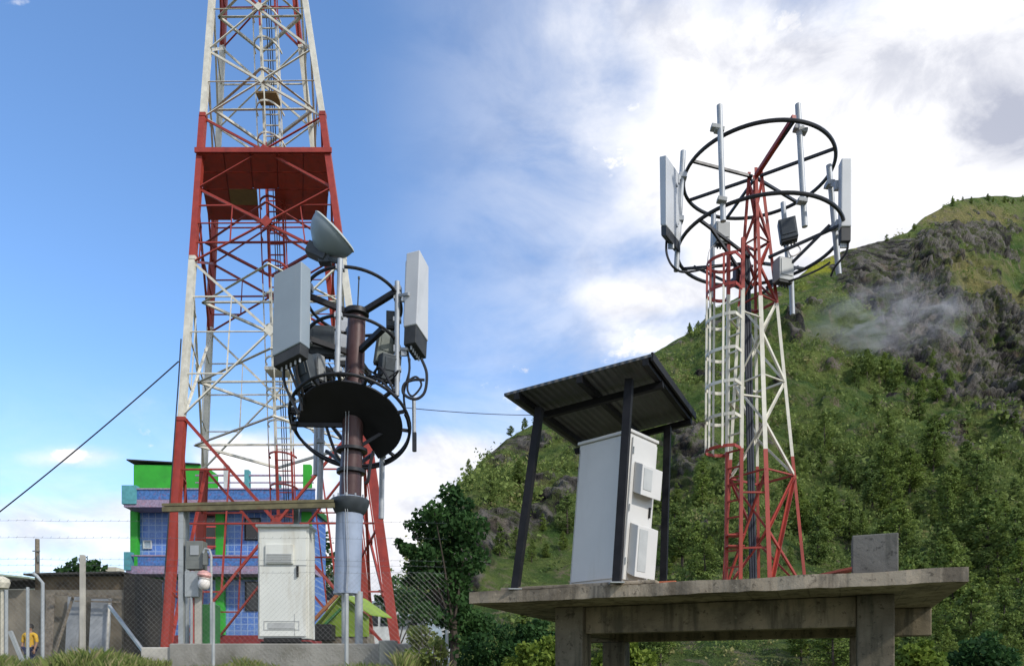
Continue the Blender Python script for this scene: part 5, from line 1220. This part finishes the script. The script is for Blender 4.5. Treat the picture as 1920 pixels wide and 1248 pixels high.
# ------------------------------------------------------------------ RIGHT: small mast
SX0, SX1 = P(1433, 0, 11.2).x, P(1416, 0, 11.2).x; SD = 11.2; SZ0, SZ1 = DZ, 7.62
def s_hw(z): return float(np.interp(z, [SZ0, 5.9, SZ1], [.60, .25, .085]))
def s_x(z): return SX0+(SX1-SX0)*(z-SZ0)/(SZ1-SZ0)
SA = [R(-4), R(86), R(176), R(266)]      # corner directions: front, right, back, left (measured from the viewer)
def sc(i, z):
    a = (R(-11), R(79), R(169), R(259))[i]; h = s_hw(z); return Vector((s_x(z)+h*math.sin(a), SD-h*math.cos(a), z))
SB = [(0, 3.33, 0), (3.33, 5.62, 1), (5.62, 12, 0)]
def sband(z): return next(m for a, b, m in SB if a <= z < b)
U1 = (P(1420, 0, SD).x, SD, 7.59); U2 = (P(1421, 0, SD).x, SD, 6.54)
def small_mast():
    t = thing('lattice_mast', (SX0, SD, DZ), 'small red and white lattice mast with two black antenna rings on the deck', 'mast')
    zs = [SZ0, 3.33, 5.62, SZ1]
    for i in range(4):
        b = MB()
        for a, c in zip(zs[:-1], zs[1:]): b.angle(sc(i, a), sc(i, c), .062 if i == 0 and c < 6 else .046, sband((a+c)/2), up=Vector((0, 1, 0)))
        lg = b.build('leg', RW, t)
        f = MB(); f.box(sc(i, SZ0)+Vector((0, 0, .01)), (.2, .2, .02)); f.build('foot_plate', M['red'], lg)
    zb = [1.3, 2.15, 3.05, 3.75, 4.45, 5.1, 5.65, 6.1, 6.55, 7.05, 7.5]
    for f in range(4):
        g = (f+1) % 4
        for k, (a, c) in enumerate(zip(zb[:-1], zb[1:])):
            p0, p1 = (sc(f, a), sc(g, c)) if (k+f) % 2 else (sc(g, a), sc(f, c))
            b = MB(); b.angle(p0, p1, .032, sband((a+c)/2)); b.build('diagonal_brace', RW, t)
            if k % 2 == 0: b = MB(); b.angle(sc(f, a), sc(g, a), .03, sband(a)); b.build('horizontal_brace', RW, t)
    # two lattice bays at the foot have a second diagonal
    for f in (0, 3):
        g = (f+1) % 4; b = MB(); b.angle(sc(f, 1.3), sc(g, 3.05), .05, 0); b.build('diagonal_brace', RW, t)
    b = MB()
    for i in range(3): b.tube([(s_x(z)-.18+.035*i, SD+.05, z) for z in (1.25, 3, 5, 6.5)], .022, 6)
    b.build('feeder_cables', M['bluecable'], t)
    # ladder up the left face, cage bulging out to the left
    L0, F0 = sc(3, SZ0), sc(0, SZ0)
    out = Vector((-.87, -.5, 0)).normalized(); al = Vector((.5, -.87, 0)).normalized()
    def rail(s, z):
        px = np.interp(z, [1.3, 6.0], [1361+27*s, 1366+27*s]); return P(px, 0, 10.9-.18*s)*1+Vector((0, 0, z-P(px, 0, 10.9-.18*s).z))
    b = MB(); zz = [1.24, 2.2, 3.33, 4.5, 5.62, 6.35]
    for s in (0, 1):
        for a, c in zip(zz[:-1], zz[1:]): b.bar(rail(s, a), rail(s, c), .05, .04, sband((a+c)/2))
    z = 1.4
    while z < 6.3: b.bar(rail(0, z), rail(1, z), .022, .022, sband(z)); z += .24
    b.build('ladder', RW, t)
    b = MB(); hoops = [3.33, 3.78, 4.25, 4.72, 5.2, 5.62, 6.05]
    def hp(z, a):
        c = (rail(0, z)+rail(1, z))*.5; return c+Vector((-.07-.33*math.sin(a), -.26*math.cos(a)*1.0+.05*math.sin(a), 0)) if 0 < a < math.pi else (rail(1, z) if a <= 0 else rail(0, z))
    for z in hoops:
        ang = np.linspace(.02, math.pi-.02, 12); pts = [rail(1, z)]+[hp(z, a) for a in ang]+[rail(0, z)]
        for p, q in zip(pts[:-1], pts[1:]): b.bar(p, q, .012, .045, 0 if z == 3.33 else sband(z+.01))
    for a in (.5, 1.2, 1.95, 2.6):
        for z0, z1 in zip(hoops[:-1], hoops[1:]): b.bar(hp(z0, a), hp(z1, a), .03, .012, sband((z0+z1)/2))
    b.build('ladder_cage', RW, t)
    for z in (1.9, 2.7, 4.1, 5.3):
        b = MB(); b.angle(rail(0, z), sc(3, z), .03, sband(z)); b.angle(rail(1, z), sc(0, z), .03, sband(z)); b.build('ladder_bracket', RW, t)
    b = MB(); c = (rail(0, 2.1)+rail(1, 2.1))*.5; b.box(c+Vector((.02, .02, 0)), (.24, .2, .02)); b.build('rest_plate', M['red'], t); b = MB(); b.box(c+Vector((.02, .02, -.16)), (.24, .2, .02)); b.build('rest_plate', M['red'], t)
    # rings, arms
    for c, r in ((U1, 1.08), (U2, 1.18)):
        m = MB(); m.tube(ring_pts(c, r, 0, 72), .027, 8, True); m.build('ring', M['black'], t, True)
    for c, r, z0, angs in ((U1, 1.08, 7.3, (R(8), R(60), R(128), R(-75), R(188), R(-125))), (U2, 1.18, 6.3, (R(125), R(-60), R(65), R(-125), R(188)))):
        for an in angs:
            e = Vector(c)+Vector((r*math.sin(an), -r*math.cos(an), 0)); q_ = .06 if c is U1 else .16; s = Vector((s_x(z0)+q_*math.sin(an), SD-q_*math.cos(an), z0 if c is U2 else c[2]-.05)); m = MB(); m.bar(s, e, .036, .036); m.build('arm', M['black'], t)
    e = Vector(U1)+Vector((1.08*math.sin(R(8)), -1.08*math.cos(R(8)), .05)); m = MB(); m.bar(sc(0, 7.5), e, .06, .06); m.build('front_arm', M['red'], t)
    for an in (R(125), R(-125), R(60), R(-60)):
        s = Vector((s_x(5.7), SD, 5.75)); e = Vector(U2)+Vector((1.0*math.sin(an), -1.0*math.cos(an), -.02)); m = MB(); m.bar(s+(e-s)*.12, e, .035, .035); m.build('knee_brace', M['black'], t)
    # mounting pipes
    for (x0, y0, x1, y1, d) in ((1349, 198, 1356, 415, 10.28), (1496, 196, 1509, 425, 10.28), (1281, 284, 1268, 508, 10.9), (1554, 310, 1573, 515, 10.95), (1468, 380, 1477, 485, 12.0), (1338, 395, 1334, 560, 11.8), (1482, 480, 1486, 590, 12.1)):
        m = MB(); m.tube([P(x0, y0, d), P(x1, y1, d)], .04, 10); m.build('mount_pipe', M['galv'], t, True)
    for px, py, d in ((1350, 240, 10.26), (1499, 238, 10.26), (1355, 372, 10.2), (1506, 374, 10.2), (1280, 330, 10.9), (1274, 410, 10.9), (1557, 345, 10.95), (1566, 425, 10.95), (1343, 236, 10.25), (1506, 242, 10.25)): m = MB(); m.box(P(px, py, d)+Vector((0, .04, 0)), (.13, .1, .06), Matrix.Rotation(R(10), 3, 'Y')); m.build('pipe_clamp', M['rru'], t, bevel=.008)
small_mast()
def mast_gear():
    G = 'panel antennas on the small mast'
    panel_antenna('panel_antenna', [P(1238, 422, 10.55), P(1249, 422, 10.45), P(1249, 290, 10.45), P(1236, 293, 10.55)], Vector((.31, .45, 0)), 'thick grey panel antenna on the left of the small mast rings', G, .14, ('panelside', 'panelside', 'endcap'))
    panel_antenna('panel_antenna', [P(1577, 424, 10.6), P(1597, 424, 10.6), P(1597, 296, 10.6), P(1578, 296, 10.6)], Vector((.02, .16, 0)), 'slim grey panel antenna on the right of the small mast rings', G, .2, ('panelside', 'panelside', 'endcap'))
    for a, b, lab in ((P(1262, 340, 10.8), P(1280, 331, 10.9), 'steel bracket high on the small mast\'s left panel antenna'), (P(1262, 415, 10.8), P(1274, 412, 10.9), 'steel bracket low on the small mast\'s left panel antenna'), (P(1577, 350, 10.7), P(1556, 345, 10.9), 'steel bracket high on the small mast\'s right panel antenna'), (P(1577, 420, 10.7), P(1566, 425, 10.9), 'steel bracket low on the small mast\'s right panel antenna')):
        m = MB(); m.bar(a, b, .05, .05); m.box(a.lerp(b, .3), (.10, .06, .13)); m.box(b, (.11, .11, .07)); m.tube([a+Vector((0, -.03, .05)), a+Vector((.05, -.06, -.12))], .014, 6); tag(m.build('antenna_bracket', M['galv'], bevel=.005), lab, 'bracket', 'small mast antenna brackets')
    def radio(px, py, d, w, h, dep, yaw, mt, label, lean=0.):
        c = P(px, py, d); rot = Matrix.Rotation(yaw, 3, 'Z') @ Matrix.Rotation(lean, 3, 'Y')
        t = thing('radio_unit', c+Vector((0, 0, -h/2)), label, 'radio unit', 'radio units on the small mast')
        m = MB(); m.box(c, (w, dep, h), rot); m.build('housing', M[mt], t, bevel=.012)
        m = MB(); m.box(c+rot @ Vector((0, 0, -h*.5-.012)), (w*.9, dep*.8, .03), rot)
        for i in range(4): q = c+rot @ Vector(((-.3+.2*i)*w, 0, -h*.5-.02)); m.tube([q, q+Vector((0, 0, -.06))], .013, 6)
        m.build('connector_plate', M['endcap'], t)
        m = MB()
        for i in range(6): m.box(c+rot @ Vector(((-.42+.168*i)*w, dep*.5+.016, 0)), (w*.04, .035, h*.85), rot)
        m.build('cooling_fins', M[mt], t)
        m = MB(); m.box(c+rot @ Vector((0, -dep*.5-.005, h*.05)), (w*.8, .01, h*.7), rot); m.build('front_cover', M[mt], t, bevel=.004)
    radio(1353, 438, 11.3, .22, .30, .14, R(6), 'rru', 'light grey radio unit left of the ladder top')
    radio(1477, 432, 11.6, .26, .32, .16, R(-14), 'rrudark', 'slate dark radio unit high on the right of the small mast', R(-8))
    radio(1469, 508, 11.0, .25, .33, .15, R(18), 'rru', 'light grey radio unit low on the right of the small mast')
    radio(1386, 512, 11.4, .15, .26, .12, R(5), 'brown', 'dark brown radio unit inside the small mast')
    def cab(pts, r, label, mt='cable', cat='cable'):
        m = MB(); P_ = [Vector(p) for p in pts]; out = []
        for i in range(len(P_)-1):
            a = P_[max(i-1, 0)]; b = P_[i]; c = P_[i+1]; d = P_[min(i+2, len(P_)-1)]
            for s in range(6): u = s/6; out.append(.5*((2*b)+(c-a)*u+(2*a-5*b+4*c-d)*u*u+(3*b-3*c+d-a)*u**3))
        out.append(P_[-1]); m.tube(out, r, 6); tag(m.build('feeder_cable', M[mt], smooth=True), label, cat, 'cables on the small mast')
    cab([P(1250, 445, 10.7), P(1250, 475, 10.7), P(1262, 500, 10.7), P(1285, 510, 11), P(1330, 502, 11.2), P(1372, 492, 11.2)], .017, 'black cable sweeping from the left panel antenna to the small mast')
    cab([P(1590, 455, 10.65), P(1586, 475, 10.7), P(1566, 500, 10.8), P(1558, 518, 10.9)], .017, 'black cable hanging from the right panel antenna of the small mast')
    cab([P(1480, 452, 11.6), P(1498, 462, 11.6), P(1500, 472, 11.6), P(1484, 480, 11.6), P(1476, 462, 11.6)], .012, 'pale cable loop under the slate dark radio unit', 'insul')
    cab([P(1470, 530, 11), P(1500, 520, 10.9), P(1535, 505, 10.9), P(1556, 492, 10.9)], .015, 'black cable along the lower ring to the right')
    cab([P(1346, 458, 11.3), P(1330, 470, 11.3), P(1326, 520, 11.3), P(1335, 545, 11.3)], .009, 'thin pale cable drooping from the light grey radio unit left of the ladder', 'insul')
mast_gear()

# ------------------------------------------------------------------ mist drifting across the cliff
def mist():
    rng = random.Random(2); m = MB()
    c, _, _ = surf(1670, 610); c = c*.955
    bm = bmesh.new(); bmesh.ops.create_icosphere(bm, subdivisions=3, radius=1.0)
    me = bpy.data.meshes.new('mist'); bm.to_mesh(me); bm.free()
    o = bpy.data.objects.new('mist', me); link(o); o.location = c; o.scale = (36, 10, 20); o.rotation_euler = (0, R(-8), 0)
    mt = bpy.data.materials.new('mist_volume'); mt.use_nodes = True; t = NT(mt.node_tree); t.n.remove(t.n['Principled BSDF'])
    v = t.new('ShaderNodeVolumePrincipled'); co = t.new('ShaderNodeTexCoord').outputs['Object']
    ln = t.new('ShaderNodeVectorMath', operation='LENGTH'); t.l.new(co, ln.inputs[0])
    n = t.noise(t.mapping(co, (1.6, 1.2, 1.9)), 2.0, 7, .66, .9)
    dens = t.m('MULTIPLY', t.ramp(n, .44, .72), t.ramp(ln.outputs['Value'], .05, .95, 1., 0.))
    t.put(v.inputs['Density'], t.m('MULTIPLY', dens, .22)); v.inputs['Color'].default_value = (.9, .9, .93, 1)
    t.l.new(v.outputs[0], t.n['Material Output'].inputs['Volume']); me.materials.append(mt); tag(o, 'wisp of grey mist drifting across the grey cliff', kind='stuff')
mist()
